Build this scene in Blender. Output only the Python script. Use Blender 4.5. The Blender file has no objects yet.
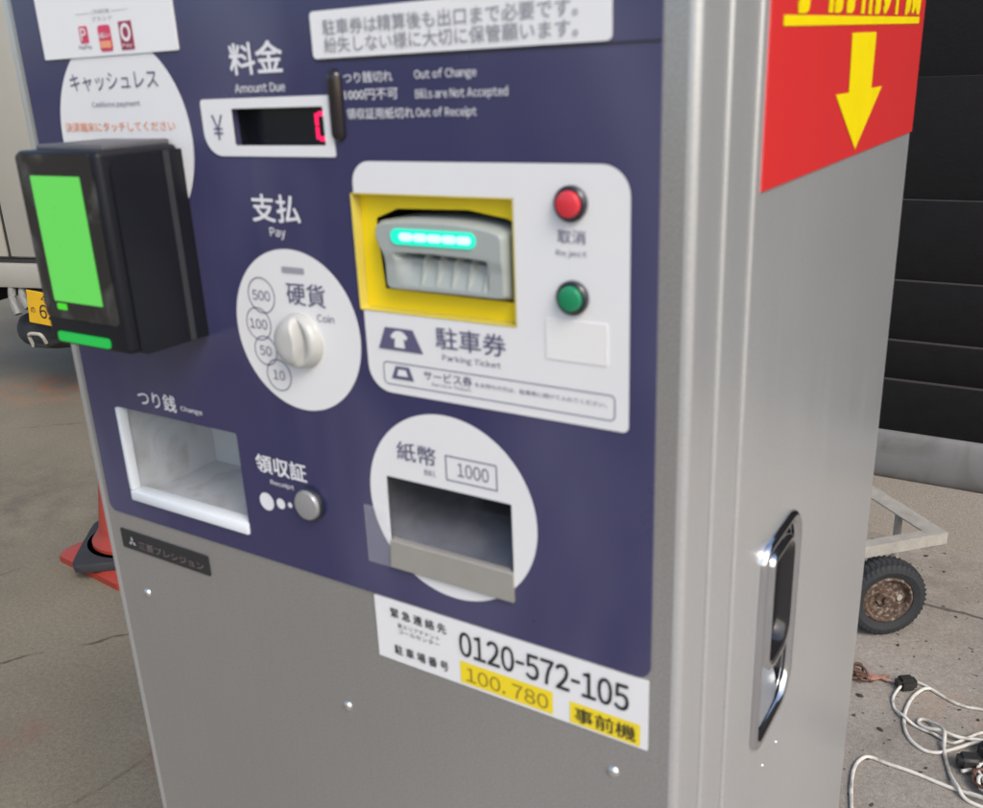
import bpy, bmesh, math, random
from mathutils import Vector, Matrix
R = math.radians
rnd = random.Random(7)
scene = bpy.context.scene
COL = scene.collection

# ------------------------------------------------------------------ camera
OX, OZ = 0.451, 1.5          # panel measurements are taken from the camera foot
cam_d = bpy.data.cameras.new("camera")
cam = bpy.data.objects.new("camera", cam_d)
COL.objects.link(cam)
scene.camera = cam
cam_d.sensor_width = 36.0
cam_d.lens = 36.0 * 922.946 / 983.0
cam_d.clip_start = 0.02
cam_d.clip_end = 2000
ax_r = Vector((0.84657081, 0.53069162, -0.04103981))
ax_d = Vector((0.14414896, -0.30280379, -0.9420886))
ax_f = Vector((-0.51238554, 0.79162887, -0.3328435))
M = Matrix((ax_r, -ax_d, -ax_f)).transposed().to_4x4()
M.translation = Vector((OX, -0.46, OZ))
cam.matrix_world = M
cam_d.dof.use_dof = True
cam_d.dof.focus_distance = 2.4
cam_d.dof.aperture_fstop = 11.5

# ------------------------------------------------------------------ world, sun, exposure
SUN_EL, SUN_AZ = 45.0, 122.0           # azimuth measured clockwise from +Y
w = bpy.data.worlds.new("World")
scene.world = w
w.use_nodes = True
nt = w.node_tree
sky = nt.nodes.new("ShaderNodeTexSky")
sky.sky_type = 'NISHITA'
sky.sun_disc = False
sky.sun_elevation = R(SUN_EL)
sky.sun_rotation = R(SUN_AZ)
sky.air_density = 1.0
sky.dust_density = 3.0
sky.ozone_density = 0.6
bg = nt.nodes["Background"]
nt.links.new(sky.outputs[0], bg.inputs[0])
bg.inputs[1].default_value = 0.15
sd = bpy.data.lights.new("sun", 'SUN')
sd.energy = 1.0
sd.angle = R(24)
sd.color = (1.0, 0.975, 0.94)
sun = bpy.data.objects.new("sun", sd)
COL.objects.link(sun)
dirv = Vector((math.sin(R(SUN_AZ)) * math.cos(R(SUN_EL)), math.cos(R(SUN_AZ)) * math.cos(R(SUN_EL)), math.sin(R(SUN_EL))))
sun.rotation_euler = dirv.to_track_quat('Z', 'Y').to_euler()
sun.location = dirv * 20
scene.view_settings.view_transform = 'Standard'
scene.view_settings.look = 'None'
scene.view_settings.exposure = 0.58
scene.view_settings.gamma = 1.0

# ------------------------------------------------------------------ materials
def lin(r, g, b):
    f = lambda c: (c / 255 / 12.92) if c <= 10 else ((c / 255 + 0.055) / 1.055) ** 2.4
    return (f(r), f(g), f(b), 1.0)

def pmat(name, col, rough=0.5, metal=0.0, coat=0.0, noise=0.06, nscale=40.0, bump=0.0, bscale=200.0, spec=0.5, emit=None, estr=1.0, rvar=0.08):
    m = bpy.data.materials.new(name)
    m.use_nodes = True
    t = m.node_tree
    b = t.nodes["Principled BSDF"]
    b.inputs["Roughness"].default_value = rough
    b.inputs["Metallic"].default_value = metal
    b.inputs["Coat Weight"].default_value = coat
    b.inputs["Coat Roughness"].default_value = 0.08
    b.inputs["Specular IOR Level"].default_value = spec
    tc = t.nodes.new("ShaderNodeTexCoord")
    n = t.nodes.new("ShaderNodeTexNoise")
    n.inputs["Scale"].default_value = nscale
    n.inputs["Detail"].default_value = 6
    n.inputs["Roughness"].default_value = 0.65
    t.links.new(tc.outputs["Object"], n.inputs["Vector"])
    mx = t.nodes.new("ShaderNodeMix")
    mx.data_type = 'RGBA'
    c = Vector(col[:3])
    mx.inputs[6].default_value = (*(c * (1 - noise * 2)), 1)
    mx.inputs[7].default_value = (*[min(1, v) for v in c * (1 + noise * 2)], 1)
    t.links.new(n.outputs["Fac"], mx.inputs[0])
    t.links.new(mx.outputs[2], b.inputs["Base Color"])
    mr = t.nodes.new("ShaderNodeMapRange")
    mr.inputs[3].default_value = max(0.0, rough - rvar)
    mr.inputs[4].default_value = min(1.0, rough + rvar)
    t.links.new(n.outputs["Fac"], mr.inputs[0])
    t.links.new(mr.outputs[0], b.inputs["Roughness"])
    if bump:
        n2 = t.nodes.new("ShaderNodeTexNoise")
        n2.inputs["Scale"].default_value = bscale
        n2.inputs["Detail"].default_value = 4
        t.links.new(tc.outputs["Object"], n2.inputs["Vector"])
        bp = t.nodes.new("ShaderNodeBump")
        bp.inputs["Strength"].default_value = bump
        bp.inputs["Distance"].default_value = 0.002
        t.links.new(n2.outputs["Fac"], bp.inputs["Height"])
        t.links.new(bp.outputs[0], b.inputs["Normal"])
    if emit:
        b.inputs["Emission Color"].default_value = emit
        b.inputs["Emission Strength"].default_value = estr
    return m

MT = {}
MT['metal'] = pmat("painted silver metal", (0.56, 0.568, 0.562), 0.30, 0.55, noise=0.012, nscale=60, rvar=0.02)
MT['front_metal'] = pmat("hairline front metal", (0.425, 0.42, 0.41), 0.31, 0.65, noise=0.02, nscale=300, rvar=0.03, bump=0.015, bscale=1200)
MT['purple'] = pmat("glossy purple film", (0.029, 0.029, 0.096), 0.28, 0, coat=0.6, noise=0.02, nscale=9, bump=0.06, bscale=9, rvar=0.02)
MT['white'] = pmat("white print", (0.72, 0.73, 0.735), 0.4, noise=0.012, nscale=25)
MT['paper'] = pmat("white sticker", (0.75, 0.76, 0.765), 0.35, noise=0.012, nscale=25)
MT['ink_white'] = pmat("white ink", (0.72, 0.73, 0.76), 0.45, noise=0.03)
MT['ink_black'] = pmat("black ink", (0.018, 0.018, 0.022), 0.5)
MT['ink_navy'] = pmat("navy ink", (0.10, 0.095, 0.18), 0.5)
MT['ink_grey'] = pmat("grey ink", (0.30, 0.30, 0.34), 0.5)
MT['ink_orange'] = pmat("orange ink", (0.80, 0.33, 0.18), 0.5)
MT['ink_yellow'] = pmat("yellow film", (0.85, 0.66, 0.02), 0.4, noise=0.02)
MT['ink_brown'] = pmat("brown ink", (0.28, 0.19, 0.02), 0.5)
MT['sign_red'] = pmat("red sign film", (0.72, 0.035, 0.035), 0.3, coat=0.3, noise=0.015, nscale=8, rvar=0.0)
MT['sign_yellow'] = pmat("sign yellow film", (0.90, 0.72, 0.0), 0.35, noise=0.02)
MT['yellow'] = pmat("yellow plastic", (0.80, 0.62, 0.01), 0.35, noise=0.03)
MT['grey_plastic'] = pmat("pale grey plastic", (0.335, 0.37, 0.355), 0.4, noise=0.03, bump=0.03, bscale=600)
MT['knob'] = pmat("ivory grey plastic", (0.47, 0.475, 0.455), 0.32, coat=0.2, noise=0.02)
MT['black'] = pmat("black plastic", (0.012, 0.012, 0.014), 0.35, noise=0.1)
MT['reader'] = pmat("reader dark plastic", (0.0085, 0.0095, 0.0135), 0.42, noise=0.08, bump=0.03, bscale=900, spec=0.28)
MT['reader_grey'] = pmat("reader grey strip", (0.036, 0.038, 0.042), 0.4)
MT['glass_black'] = pmat("black display glass", (0.008, 0.008, 0.010), 0.08, coat=0.6, noise=0.02, rvar=0.02)
MT['display_dark'] = pmat("dark display", (0.008, 0.010, 0.016), 0.25)
MT['green_screen'] = pmat("lit green screen", (0.02, 0.05, 0.02), 0.3, emit=(0.115, 0.63, 0.085, 1), estr=0.66)
MT['green_bar'] = pmat("lit green bar", (0.01, 0.05, 0.02), 0.3, emit=(0.004, 0.40, 0.05, 1), estr=0.75)
MT['green_dot'] = pmat("lit green indicator", (0.01, 0.05, 0.02), 0.3, emit=(0.05, 0.60, 0.005, 1), estr=0.75)
MT['led'] = pmat("lit cyan lamp", (0.01, 0.2, 0.15), 0.3, emit=(0.0, 0.80, 0.50, 1), estr=0.73)
MT['led_core'] = pmat("lit lamp core", (0.4, 0.6, 0.6), 0.3, emit=(0.40, 1.0, 0.90, 1), estr=0.74)
MT['digit'] = pmat("lit red digit", (0.1, 0.0, 0.02), 0.3, emit=(1.0, 0.01, 0.10, 1), estr=1.1)
MT['red_btn'] = pmat("red button", (0.62, 0.03, 0.045), 0.25, coat=0.3)
MT['green_btn'] = pmat("green button", (0.005, 0.22, 0.09), 0.25, coat=0.3)
MT['ring'] = pmat("dark button ring", (0.018, 0.022, 0.032), 0.3, coat=0.2)
MT['steel'] = pmat("brushed steel", (0.42, 0.43, 0.45), 0.32, 0.9, noise=0.08, nscale=60, bump=0.05)
MT['steel_dark'] = pmat("dark steel", (0.42, 0.43, 0.46), 0.2, 0.9, noise=0.12, nscale=60, bump=0.25, bscale=45)
MT['flap'] = pmat("matte steel lip", (0.36, 0.345, 0.31), 0.5, 0.35, noise=0.04, nscale=60)
MT['tray'] = pmat("tray plastic", (0.50, 0.53, 0.56), 0.38, 0.1, noise=0.04, nscale=30)
MT['tray_lip'] = pmat("tray lip", (0.70, 0.75, 0.79), 0.3, noise=0.02)
MT['chrome'] = pmat("chrome", (0.72, 0.74, 0.77), 0.07, 1.0, noise=0.02, rvar=0.02)
MT['chrome_dark'] = pmat("dark chrome", (0.10, 0.10, 0.11), 0.10, 1.0, noise=0.02, rvar=0.02)
MT['gloss_black'] = pmat('gloss black', (0.012, 0.012, 0.014), 0.12, coat=0.5, noise=0.02, rvar=0.03)
MT['bowl'] = pmat('satin chrome', (0.80, 0.85, 0.92), 0.30, 0.85, noise=0.06, nscale=40)
MT['screw'] = pmat("screw zinc", (0.80, 0.80, 0.78), 0.32, 1.0)
MT['name'] = pmat("name plate black", (0.022, 0.023, 0.026), 0.4)
MT['name_ink'] = pmat("name plate ink", (0.17, 0.13, 0.13), 0.45)
MT['name_mark'] = pmat("name plate mark", (0.36, 0.36, 0.37), 0.45)
MT['crimson'] = pmat("crimson ink", (0.62, 0.05, 0.12), 0.45)
MT['darkred'] = pmat("dark red ink", (0.33, 0.03, 0.08), 0.45)
MT['cone_red'] = pmat("cone red plastic", (0.31, 0.036, 0.020), 0.5, noise=0.1, nscale=20)
MT['rubber'] = pmat("black rubber", (0.022, 0.024, 0.027), 0.75, noise=0.2, nscale=30, bump=0.2, bscale=150)
MT['truck'] = pmat("truck grey white paint", (0.36, 0.345, 0.295), 0.5, noise=0.05, nscale=4)
MT['truck_beam'] = pmat("truck beam paint", (0.33, 0.32, 0.28), 0.5, noise=0.08, nscale=8)
MT['truck_dark'] = pmat("truck underside", (0.02, 0.02, 0.02), 0.7)
MT['hanger'] = pmat('dull grey steel', (0.20, 0.20, 0.19), 0.6, noise=0.15)
MT['plate'] = pmat("plate yellow", (0.62, 0.36, 0.01), 0.5, noise=0.06, nscale=30)
MT['cable'] = pmat("off white cable", (0.62, 0.60, 0.54), 0.5, noise=0.1, nscale=25)
MT['cable_dark'] = pmat("dark cable", (0.025, 0.024, 0.023), 0.55, noise=0.2)
MT['brown'] = pmat("brown wire", (0.11, 0.055, 0.035), 0.6, noise=0.25, nscale=60)
MT['copper'] = pmat("pinkish wire", (0.33, 0.16, 0.12), 0.55, noise=0.2, nscale=60)
MT['galv'] = pmat("galvanised angle", (0.37, 0.35, 0.31), 0.6, 0.1, noise=0.22, nscale=26)
MT['wall_black'] = pmat("black board", (0.0065, 0.006, 0.0065), 0.7, noise=0.25, nscale=25, bump=0.3, bscale=120, spec=0.2)
MT['sill'] = pmat("grey sill", (0.185, 0.183, 0.178), 0.55, noise=0.06, nscale=10)
MT['clear'] = bpy.data.materials.new("clear acrylic")
MT['clear'].use_nodes = True
_b = MT['clear'].node_tree.nodes["Principled BSDF"]
_b.inputs["Base Color"].default_value = (0.9, 0.92, 0.95, 1)
_b.inputs["Alpha"].default_value = 0.08
_b.inputs["Roughness"].default_value = 0.15

def painted_reflections(m, col):
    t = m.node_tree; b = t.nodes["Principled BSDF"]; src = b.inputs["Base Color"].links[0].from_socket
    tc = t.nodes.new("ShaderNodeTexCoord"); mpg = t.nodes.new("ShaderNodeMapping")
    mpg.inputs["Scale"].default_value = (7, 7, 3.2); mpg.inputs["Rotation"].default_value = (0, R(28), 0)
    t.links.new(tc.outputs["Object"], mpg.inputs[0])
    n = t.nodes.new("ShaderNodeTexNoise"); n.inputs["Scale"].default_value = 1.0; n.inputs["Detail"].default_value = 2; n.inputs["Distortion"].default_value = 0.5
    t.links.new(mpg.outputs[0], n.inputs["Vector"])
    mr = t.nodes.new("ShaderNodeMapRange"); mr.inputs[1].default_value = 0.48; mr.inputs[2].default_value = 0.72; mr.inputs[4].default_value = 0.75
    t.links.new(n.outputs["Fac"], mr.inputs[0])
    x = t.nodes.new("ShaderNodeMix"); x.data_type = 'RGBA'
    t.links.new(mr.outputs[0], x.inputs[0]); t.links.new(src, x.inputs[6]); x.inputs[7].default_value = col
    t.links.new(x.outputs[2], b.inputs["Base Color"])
painted_reflections(MT['purple'], (0.088, 0.087, 0.165, 1))  # pale streaks in the base colour stand in for reflections on the panel
def brushed(m, amt):
    """long vertical brush marks and a slow blotchiness over the sheet metal"""
    t = m.node_tree; b = t.nodes["Principled BSDF"]; src = b.inputs["Base Color"].links[0].from_socket
    tc = t.nodes.new("ShaderNodeTexCoord"); mpg = t.nodes.new("ShaderNodeMapping"); mpg.inputs["Scale"].default_value = (320, 320, 3.0)
    t.links.new(tc.outputs["Object"], mpg.inputs[0])
    n = t.nodes.new("ShaderNodeTexNoise"); n.inputs["Scale"].default_value = 1.0; n.inputs["Detail"].default_value = 4
    t.links.new(mpg.outputs[0], n.inputs["Vector"])
    n2 = t.nodes.new("ShaderNodeTexNoise"); n2.inputs["Scale"].default_value = 4.5; n2.inputs["Detail"].default_value = 3
    t.links.new(tc.outputs["Object"], n2.inputs["Vector"])
    ad = t.nodes.new("ShaderNodeMath"); ad.operation = 'ADD'
    t.links.new(n.outputs["Fac"], ad.inputs[0]); t.links.new(n2.outputs["Fac"], ad.inputs[1])
    mr = t.nodes.new("ShaderNodeMapRange"); mr.inputs[1].default_value = 0.6; mr.inputs[2].default_value = 1.4
    mr.inputs[3].default_value = 1 - amt; mr.inputs[4].default_value = 1 + amt
    t.links.new(ad.outputs[0], mr.inputs[0])
    x = t.nodes.new("ShaderNodeVectorMath"); x.operation = 'SCALE'
    t.links.new(src, x.inputs[0]); t.links.new(mr.outputs[0], x.inputs[3])
    t.links.new(x.outputs[0], b.inputs["Base Color"])
    r = t.nodes.new("ShaderNodeMapRange"); r.inputs[1].default_value = 0.6; r.inputs[2].default_value = 1.4
    r0 = b.inputs["Roughness"].default_value
    r.inputs[3].default_value = 0.28; r.inputs[4].default_value = 0.35
    t.links.new(ad.outputs[0], r.inputs[0]); t.links.new(r.outputs[0], b.inputs["Roughness"])
brushed(MT['metal'], 0.045)
brushed(MT['front_metal'], 0.035)
def flakes(m, amt, scale):
    """fine metallic flake grain"""
    t = m.node_tree; b = t.nodes["Principled BSDF"]; src = b.inputs["Base Color"].links[0].from_socket
    tc = t.nodes.new("ShaderNodeTexCoord"); n = t.nodes.new("ShaderNodeTexNoise"); n.inputs["Scale"].default_value = scale; n.inputs["Detail"].default_value = 3
    t.links.new(tc.outputs["Object"], n.inputs["Vector"])
    mr = t.nodes.new("ShaderNodeMapRange"); mr.inputs[1].default_value = 0.3; mr.inputs[2].default_value = 0.7
    mr.inputs[3].default_value = 1 - amt; mr.inputs[4].default_value = 1 + amt
    t.links.new(n.outputs["Fac"], mr.inputs[0])
    x = t.nodes.new("ShaderNodeVectorMath"); x.operation = 'SCALE'
    t.links.new(src, x.inputs[0]); t.links.new(mr.outputs[0], x.inputs[3]); t.links.new(x.outputs[0], b.inputs["Base Color"])
flakes(MT['front_metal'], 0.20, 800)
flakes(MT['metal'], 0.07, 700)
def smears_reflections(m, col, scale, lo, hi):
    t = m.node_tree; b = t.nodes["Principled BSDF"]; src = b.inputs["Base Color"].links[0].from_socket
    tc = t.nodes.new("ShaderNodeTexCoord"); n = t.nodes.new("ShaderNodeTexNoise"); n.inputs["Scale"].default_value = scale; n.inputs["Detail"].default_value = 5; n.inputs["Distortion"].default_value = 1.0
    t.links.new(tc.outputs["Object"], n.inputs["Vector"])
    mr = t.nodes.new("ShaderNodeMapRange"); mr.inputs[1].default_value = lo; mr.inputs[2].default_value = hi
    t.links.new(n.outputs["Fac"], mr.inputs[0])
    x = t.nodes.new("ShaderNodeMix"); x.data_type = 'RGBA'
    t.links.new(mr.outputs[0], x.inputs[0]); t.links.new(src, x.inputs[6]); x.inputs[7].default_value = col
    t.links.new(x.outputs[2], b.inputs["Base Color"])
smears_reflections(MT['glass_black'], (0.060, 0.064, 0.064, 1), 32, 0.50, 0.74)  # grey patches in the glass colour stand in for reflections
smears_reflections(MT['tray'], (0.33, 0.33, 0.32, 1), 26, 0.52, 0.75)
smears_reflections(MT['cable'], (0.25, 0.23, 0.19, 1), 18, 0.50, 0.72)
smears_reflections(MT['sill'], (0.12, 0.115, 0.105, 1), 6, 0.52, 0.75)

def rust_mat():
    m = pmat("rusty rim", (0.18, 0.10, 0.055), 0.8, noise=0.3, nscale=60, bump=0.6, bscale=120)
    t = m.node_tree
    b = t.nodes["Principled BSDF"]
    tc = t.nodes.new("ShaderNodeTexCoord")
    n = t.nodes.new("ShaderNodeTexNoise"); n.inputs["Scale"].default_value = 90; n.inputs["Detail"].default_value = 8
    t.links.new(tc.outputs["Object"], n.inputs["Vector"])
    r = t.nodes.new("ShaderNodeValToRGB")
    r.color_ramp.elements[0].position = 0.38; r.color_ramp.elements[0].color = (0.055, 0.032, 0.022, 1)
    r.color_ramp.elements[1].position = 0.68; r.color_ramp.elements[1].color = (0.27, 0.225, 0.185, 1)
    e = r.color_ramp.elements.new(0.53); e.color = (0.105, 0.068, 0.047, 1)
    t.links.new(n.outputs["Fac"], r.inputs[0])
    t.links.new(r.outputs[0], b.inputs["Base Color"])
    return m
MT['rust'] = rust_mat()

def ground_mat(name, base, dark, light, cracks=(), stains=(), specks=0.0, grain=900.0):
    """concrete: base mottling, aggregate grain, thin cracks (segments in metres) and stains (centre, radius, colour)"""
    m = bpy.data.materials.new(name); m.use_nodes = True
    t = m.node_tree; N = t.nodes; L = t.links
    b = N["Principled BSDF"]; b.inputs["Roughness"].default_value = 0.85
    geo = N.new("ShaderNodeTexCoord")
    def noise(s, d=6, r=0.6):
        n = N.new("ShaderNodeTexNoise"); n.inputs["Scale"].default_value = s; n.inputs["Detail"].default_value = d; n.inputs["Roughness"].default_value = r
        L.new(geo.outputs["Object"], n.inputs["Vector"]); return n
    def ramp(src, p0, p1, c0, c1):
        r = N.new("ShaderNodeValToRGB"); r.color_ramp.elements[0].position = p0; r.color_ramp.elements[1].position = p1
        r.color_ramp.elements[0].color = c0; r.color_ramp.elements[1].color = c1
        L.new(src, r.inputs[0]); return r
    def mix(fac, a, bb, mode='MIX', f=None):
        x = N.new("ShaderNodeMix"); x.data_type = 'RGBA'; x.blend_type = mode
        if f is not None: x.inputs[0].default_value = f
        else: L.new(fac, x.inputs[0])
        for sock, v in ((x.inputs[6], a), (x.inputs[7], bb)):
            if isinstance(v, tuple): sock.default_value = v
            else: L.new(v, sock)
        return x.outputs[2]
    def math_(op, a, bb=None):
        x = N.new("ShaderNodeMath"); x.operation = op
        for i, v in enumerate((a, bb)):
            if v is None: continue
            if isinstance(v, (int, float)): x.inputs[i].default_value = v
            else: L.new(v, x.inputs[i])
        return x.outputs[0]
    big = noise(1.6, 5, 0.55)
    col = ramp(big.outputs["Fac"], 0.3, 0.7, dark, light).outputs[0]
    mid = noise(9, 6, 0.6)
    col = mix(math_('MULTIPLY', mid.outputs["Fac"], 0.5), col, base)
    fine = noise(grain, 3, 0.7)
    fr = ramp(fine.outputs["Fac"], 0.3, 0.72, (0.62, 0.62, 0.62, 1), (1.35, 1.35, 1.35, 1))
    col = mix(None, col, fr.outputs[0], 'MULTIPLY', 0.8)
    g2 = noise(grain * 0.25, 3, 0.7)
    fr2 = ramp(g2.outputs["Fac"], 0.35, 0.68, (0.78, 0.78, 0.78, 1), (1.18, 1.18, 1.18, 1))
    col = mix(None, col, fr2.outputs[0], 'MULTIPLY', 0.8)
    wob = noise(7, 4, 0.6); wv = N.new("ShaderNodeVectorMath"); wv.operation = 'SUBTRACT'
    L.new(wob.outputs["Color"], wv.inputs[0]); wv.inputs[1].default_value = (0.5, 0.5, 0.5)
    ws = N.new("ShaderNodeVectorMath"); ws.operation = 'SCALE'; L.new(wv.outputs[0], ws.inputs[0]); ws.inputs[3].default_value = 0.07
    wp = N.new("ShaderNodeVectorMath"); wp.operation = 'ADD'; L.new(geo.outputs["Object"], wp.inputs[0]); L.new(ws.outputs[0], wp.inputs[1])
    sep = N.new("ShaderNodeSeparateXYZ"); L.new(wp.outputs[0], sep.inputs[0])
    brk = noise(5, 3, 0.6)
    for (x0, y0, x1, y1, wd, dk, gap) in cracks:
        d = Vector((x1 - x0, y1 - y0)); ln = d.length; d /= ln
        px = math_('SUBTRACT', sep.outputs[0], x0); py = math_('SUBTRACT', sep.outputs[1], y0)
        along = math_('ADD', math_('MULTIPLY', px, d.x), math_('MULTIPLY', py, d.y))
        across = math_('ABSOLUTE', math_('SUBTRACT', math_('MULTIPLY', px, -d.y), math_('MULTIPLY', py, -d.x)))
        mr = N.new("ShaderNodeMapRange"); mr.inputs[1].default_value = wd * 0.4; mr.inputs[2].default_value = wd * 1.5
        mr.inputs[3].default_value = dk; mr.inputs[4].default_value = 0.0; L.new(across, mr.inputs[0])
        inside = math_('MULTIPLY', math_('GREATER_THAN', along, 0.0), math_('LESS_THAN', along, ln))
        f = math_('MULTIPLY', mr.outputs[0], inside)
        if gap:
            g = N.new("ShaderNodeMapRange"); g.inputs[1].default_value = 0.42; g.inputs[2].default_value = 0.58
            L.new(brk.outputs["Fac"], g.inputs[0]); f = math_('MULTIPLY', f, g.outputs[0])
        col = mix(f, col, (0.022, 0.019, 0.015, 1))
    for (cx, cy, rad, sc, st) in stains:
        dist = N.new("ShaderNodeVectorMath"); dist.operation = 'DISTANCE'
        L.new(wp.outputs[0], dist.inputs[0]); dist.inputs[1].default_value = (cx, cy, 0)
        mr = N.new("ShaderNodeMapRange"); mr.inputs[1].default_value = rad * 0.15; mr.inputs[2].default_value = rad
        mr.inputs[3].default_value = st; mr.inputs[4].default_value = 0; L.new(dist.outputs["Value"], mr.inputs[0])
        pr = N.new("ShaderNodeMapRange"); pr.inputs[1].default_value = 0.4; pr.inputs[2].default_value = 0.62
        L.new(mid.outputs["Fac"], pr.inputs[0])
        col = mix(math_('MULTIPLY', mr.outputs[0], pr.outputs[0]), col, sc)
    if specks:
        sp = noise(42, 2, 0.5)
        s = N.new("ShaderNodeMapRange"); s.inputs[1].default_value = specks; s.inputs[2].default_value = specks + 0.03
        L.new(sp.outputs["Fac"], s.inputs[0])
        col = mix(math_('MULTIPLY', s.outputs[0], 0.85), col, (0.03, 0.026, 0.022, 1))
    L.new(col, b.inputs["Base Color"])
    bp = N.new("ShaderNodeBump"); bp.inputs["Strength"].default_value = 0.35; bp.inputs["Distance"].default_value = 0.004
    L.new(g2.outputs["Fac"], bp.inputs["Height"]); L.new(bp.outputs[0], b.inputs["Normal"])
    return m

# ------------------------------------------------------------------ mesh helpers
def link(name, bm, m, parent=None, org=(0, 0, 0), smooth=35, recalc=True):
    """one mesh object; vertices given in the same frame as org, stored relative to it"""
    if recalc:
        bmesh.ops.recalc_face_normals(bm, faces=bm.faces)
    if org != (0, 0, 0):
        bmesh.ops.translate(bm, vec=-Vector(org), verts=bm.verts)
    me = bpy.data.meshes.new(name)
    bm.to_mesh(me); bm.free()
    me.materials.append(MT[m] if isinstance(m, str) else m)
    if smooth:
        for p in me.polygons: p.use_smooth = True
        me.set_sharp_from_angle(angle=R(smooth))
    o = bpy.data.objects.new(name, me)
    COL.objects.link(o)
    if parent: o.parent = parent
    return o

def thing(name, label, cat, loc, rz=0.0, group=None):
    o = bpy.data.objects.new(name, None)
    o.empty_display_size = 0.1
    COL.objects.link(o)
    o.location = loc; o.rotation_euler = (0, 0, rz)
    o["label"] = label; o["category"] = cat
    if group: o["group"] = group
    return o

def tag(o, label, cat, group=None):
    o["label"] = label; o["category"] = cat
    if group: o["group"] = group
    return o

def circ(cx, cz, r, n=64, r2=None):
    r2 = r if r2 is None else r2
    return [(cx + r * math.cos(2 * math.pi * i / n), cz + r2 * math.sin(2 * math.pi * i / n)) for i in range(n)]

def rrect(x0, x1, z0, z1, r=0.0, n=6, rs=None):
    rs = rs or (r, r, r, r)          # corner order: x1z1, x0z1, x0z0, x1z0
    out = []
    for (cx, cz, sx, sz, a0), rr in zip(((x1, z1, -1, -1, 0), (x0, z1, 1, -1, 90), (x0, z0, 1, 1, 180), (x1, z0, -1, 1, 270)), rs):
        if rr <= 0: out.append((cx, cz)); continue
        for i in range(n + 1):
            a = R(a0 + 90 * i / n)
            out.append((cx + sx * rr + rr * math.cos(a), cz + sz * rr + rr * math.sin(a)))
    return out

def plate(bm, outline, holes, y0, y1, f=None, back=False):
    """flat sheet in the XZ plane at y0 (front), its edges and hole walls running back to y1"""
    f = f or (lambda x, y, z: (x, y, z))
    edges = []
    for lp in [outline] + list(holes):
        vs = [bm.verts.new(f(x, y0, z)) for x, z in lp]
        es = [bm.edges.new((vs[i], vs[(i + 1) % len(vs)])) for i in range(len(vs))]
        edges += es
        if y1 is not None:
            vb = [bm.verts.new(f(x, y1, z)) for x, z in lp]
            for i in range(len(vs)):
                j = (i + 1) % len(vs)
                bm.faces.new((vs[i], vs[j], vb[j], vb[i]))
            if back and lp is outline and not holes:
                bm.faces.new(vb)
    if not holes:
        bm.faces.new([e.verts[0] for e in edges] if False else vs)
    else:
        bmesh.ops.triangle_fill(bm, use_beauty=True, use_dissolve=False, edges=edges)
    return bm

def box(bm, x0, x1, y0, y1, z0, z1, bev=0.0, seg=2, f=None):
    t = bmesh.new()
    bmesh.ops.create_cube(t, size=1.0)
    for v in t.verts:
        v.co = Vector(((x0 + x1) / 2 + v.co.x * (x1 - x0), (y0 + y1) / 2 + v.co.y * (y1 - y0), (z0 + z1) / 2 + v.co.z * (z1 - z0)))
    if bev:
        bmesh.ops.bevel(t, geom=list(t.edges), offset=bev, segments=seg, affect='EDGES', profile=0.5)
    merge(bm, t, f)
    return bm

def merge(bm, t, f=None):
    mp = {}
    for v in t.verts:
        mp[v] = bm.verts.new(f(*v.co) if f else v.co)
    for fc in t.faces:
        try: bm.faces.new([mp[v] for v in fc.verts])
        except ValueError: pass
    t.free()

def lathe(bm, prof, c, axis='y', n=48):
    """prof: list of (radius, along); axis direction y (towards -y is out) or z"""
    rings = []
    for r, a in prof:
        ring = []
        if r <= 1e-6:
            v = bm.verts.new((c[0], c[1] + a, c[2]) if axis == 'y' else (c[0], c[1], c[2] + a)); ring = [v]
        else:
            for i in range(n):
                t = 2 * math.pi * i / n
                if axis == 'y': ring.append(bm.verts.new((c[0] + r * math.cos(t), c[1] + a, c[2] + r * math.sin(t))))
                else: ring.append(bm.verts.new((c[0] + r * math.cos(t), c[1] + r * math.sin(t), c[2] + a)))
        rings.append(ring)
    for a, b in zip(rings, rings[1:]):
        if len(a) == 1 and len(b) == 1: continue
        for i in range(n):
            j = (i + 1) % n
            if len(a) == 1: bm.faces.new((a[0], b[i], b[j]))
            elif len(b) == 1: bm.faces.new((a[i], a[j], b[0]))
            else: bm.faces.new((a[i], a[j], b[j], b[i]))
    return bm

def spline(pts, k=8):
    P = [Vector(p) for p in pts]
    P = [P[0] * 2 - P[1]] + P + [P[-1] * 2 - P[-2]]
    out = []
    for i in range(1, len(P) - 2):
        a, b, c, d = P[i - 1:i + 3]
        for s in range(k):
            t = s / k
            out.append(0.5 * ((2 * b) + (c - a) * t + (2 * a - 5 * b + 4 * c - d) * t * t + (3 * b - a - 3 * c + d) * t ** 3))
    out.append(P[-2]); return out

def tube(bm, pts, r, n=10, cap=True):
    rings = []
    for i, p in enumerate(pts):
        d = (pts[min(i + 1, len(pts) - 1)] - pts[max(i - 1, 0)]).normalized()
        up = Vector((0, 0, 1)) if abs(d.z) < 0.95 else Vector((1, 0, 0))
        s = d.cross(up).normalized(); u = s.cross(d)
        rr = r(i / (len(pts) - 1)) if callable(r) else r
        rings.append([bm.verts.new(p + (s * math.cos(2 * math.pi * k / n) + u * math.sin(2 * math.pi * k / n)) * rr) for k in range(n)])
    for a, b in zip(rings, rings[1:]):
        for k in range(n):
            bm.faces.new((a[k], a[(k + 1) % n], b[(k + 1) % n], b[k]))
    if cap:
        bm.faces.new(rings[0]); bm.faces.new(rings[-1][::-1])
    return bm

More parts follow.
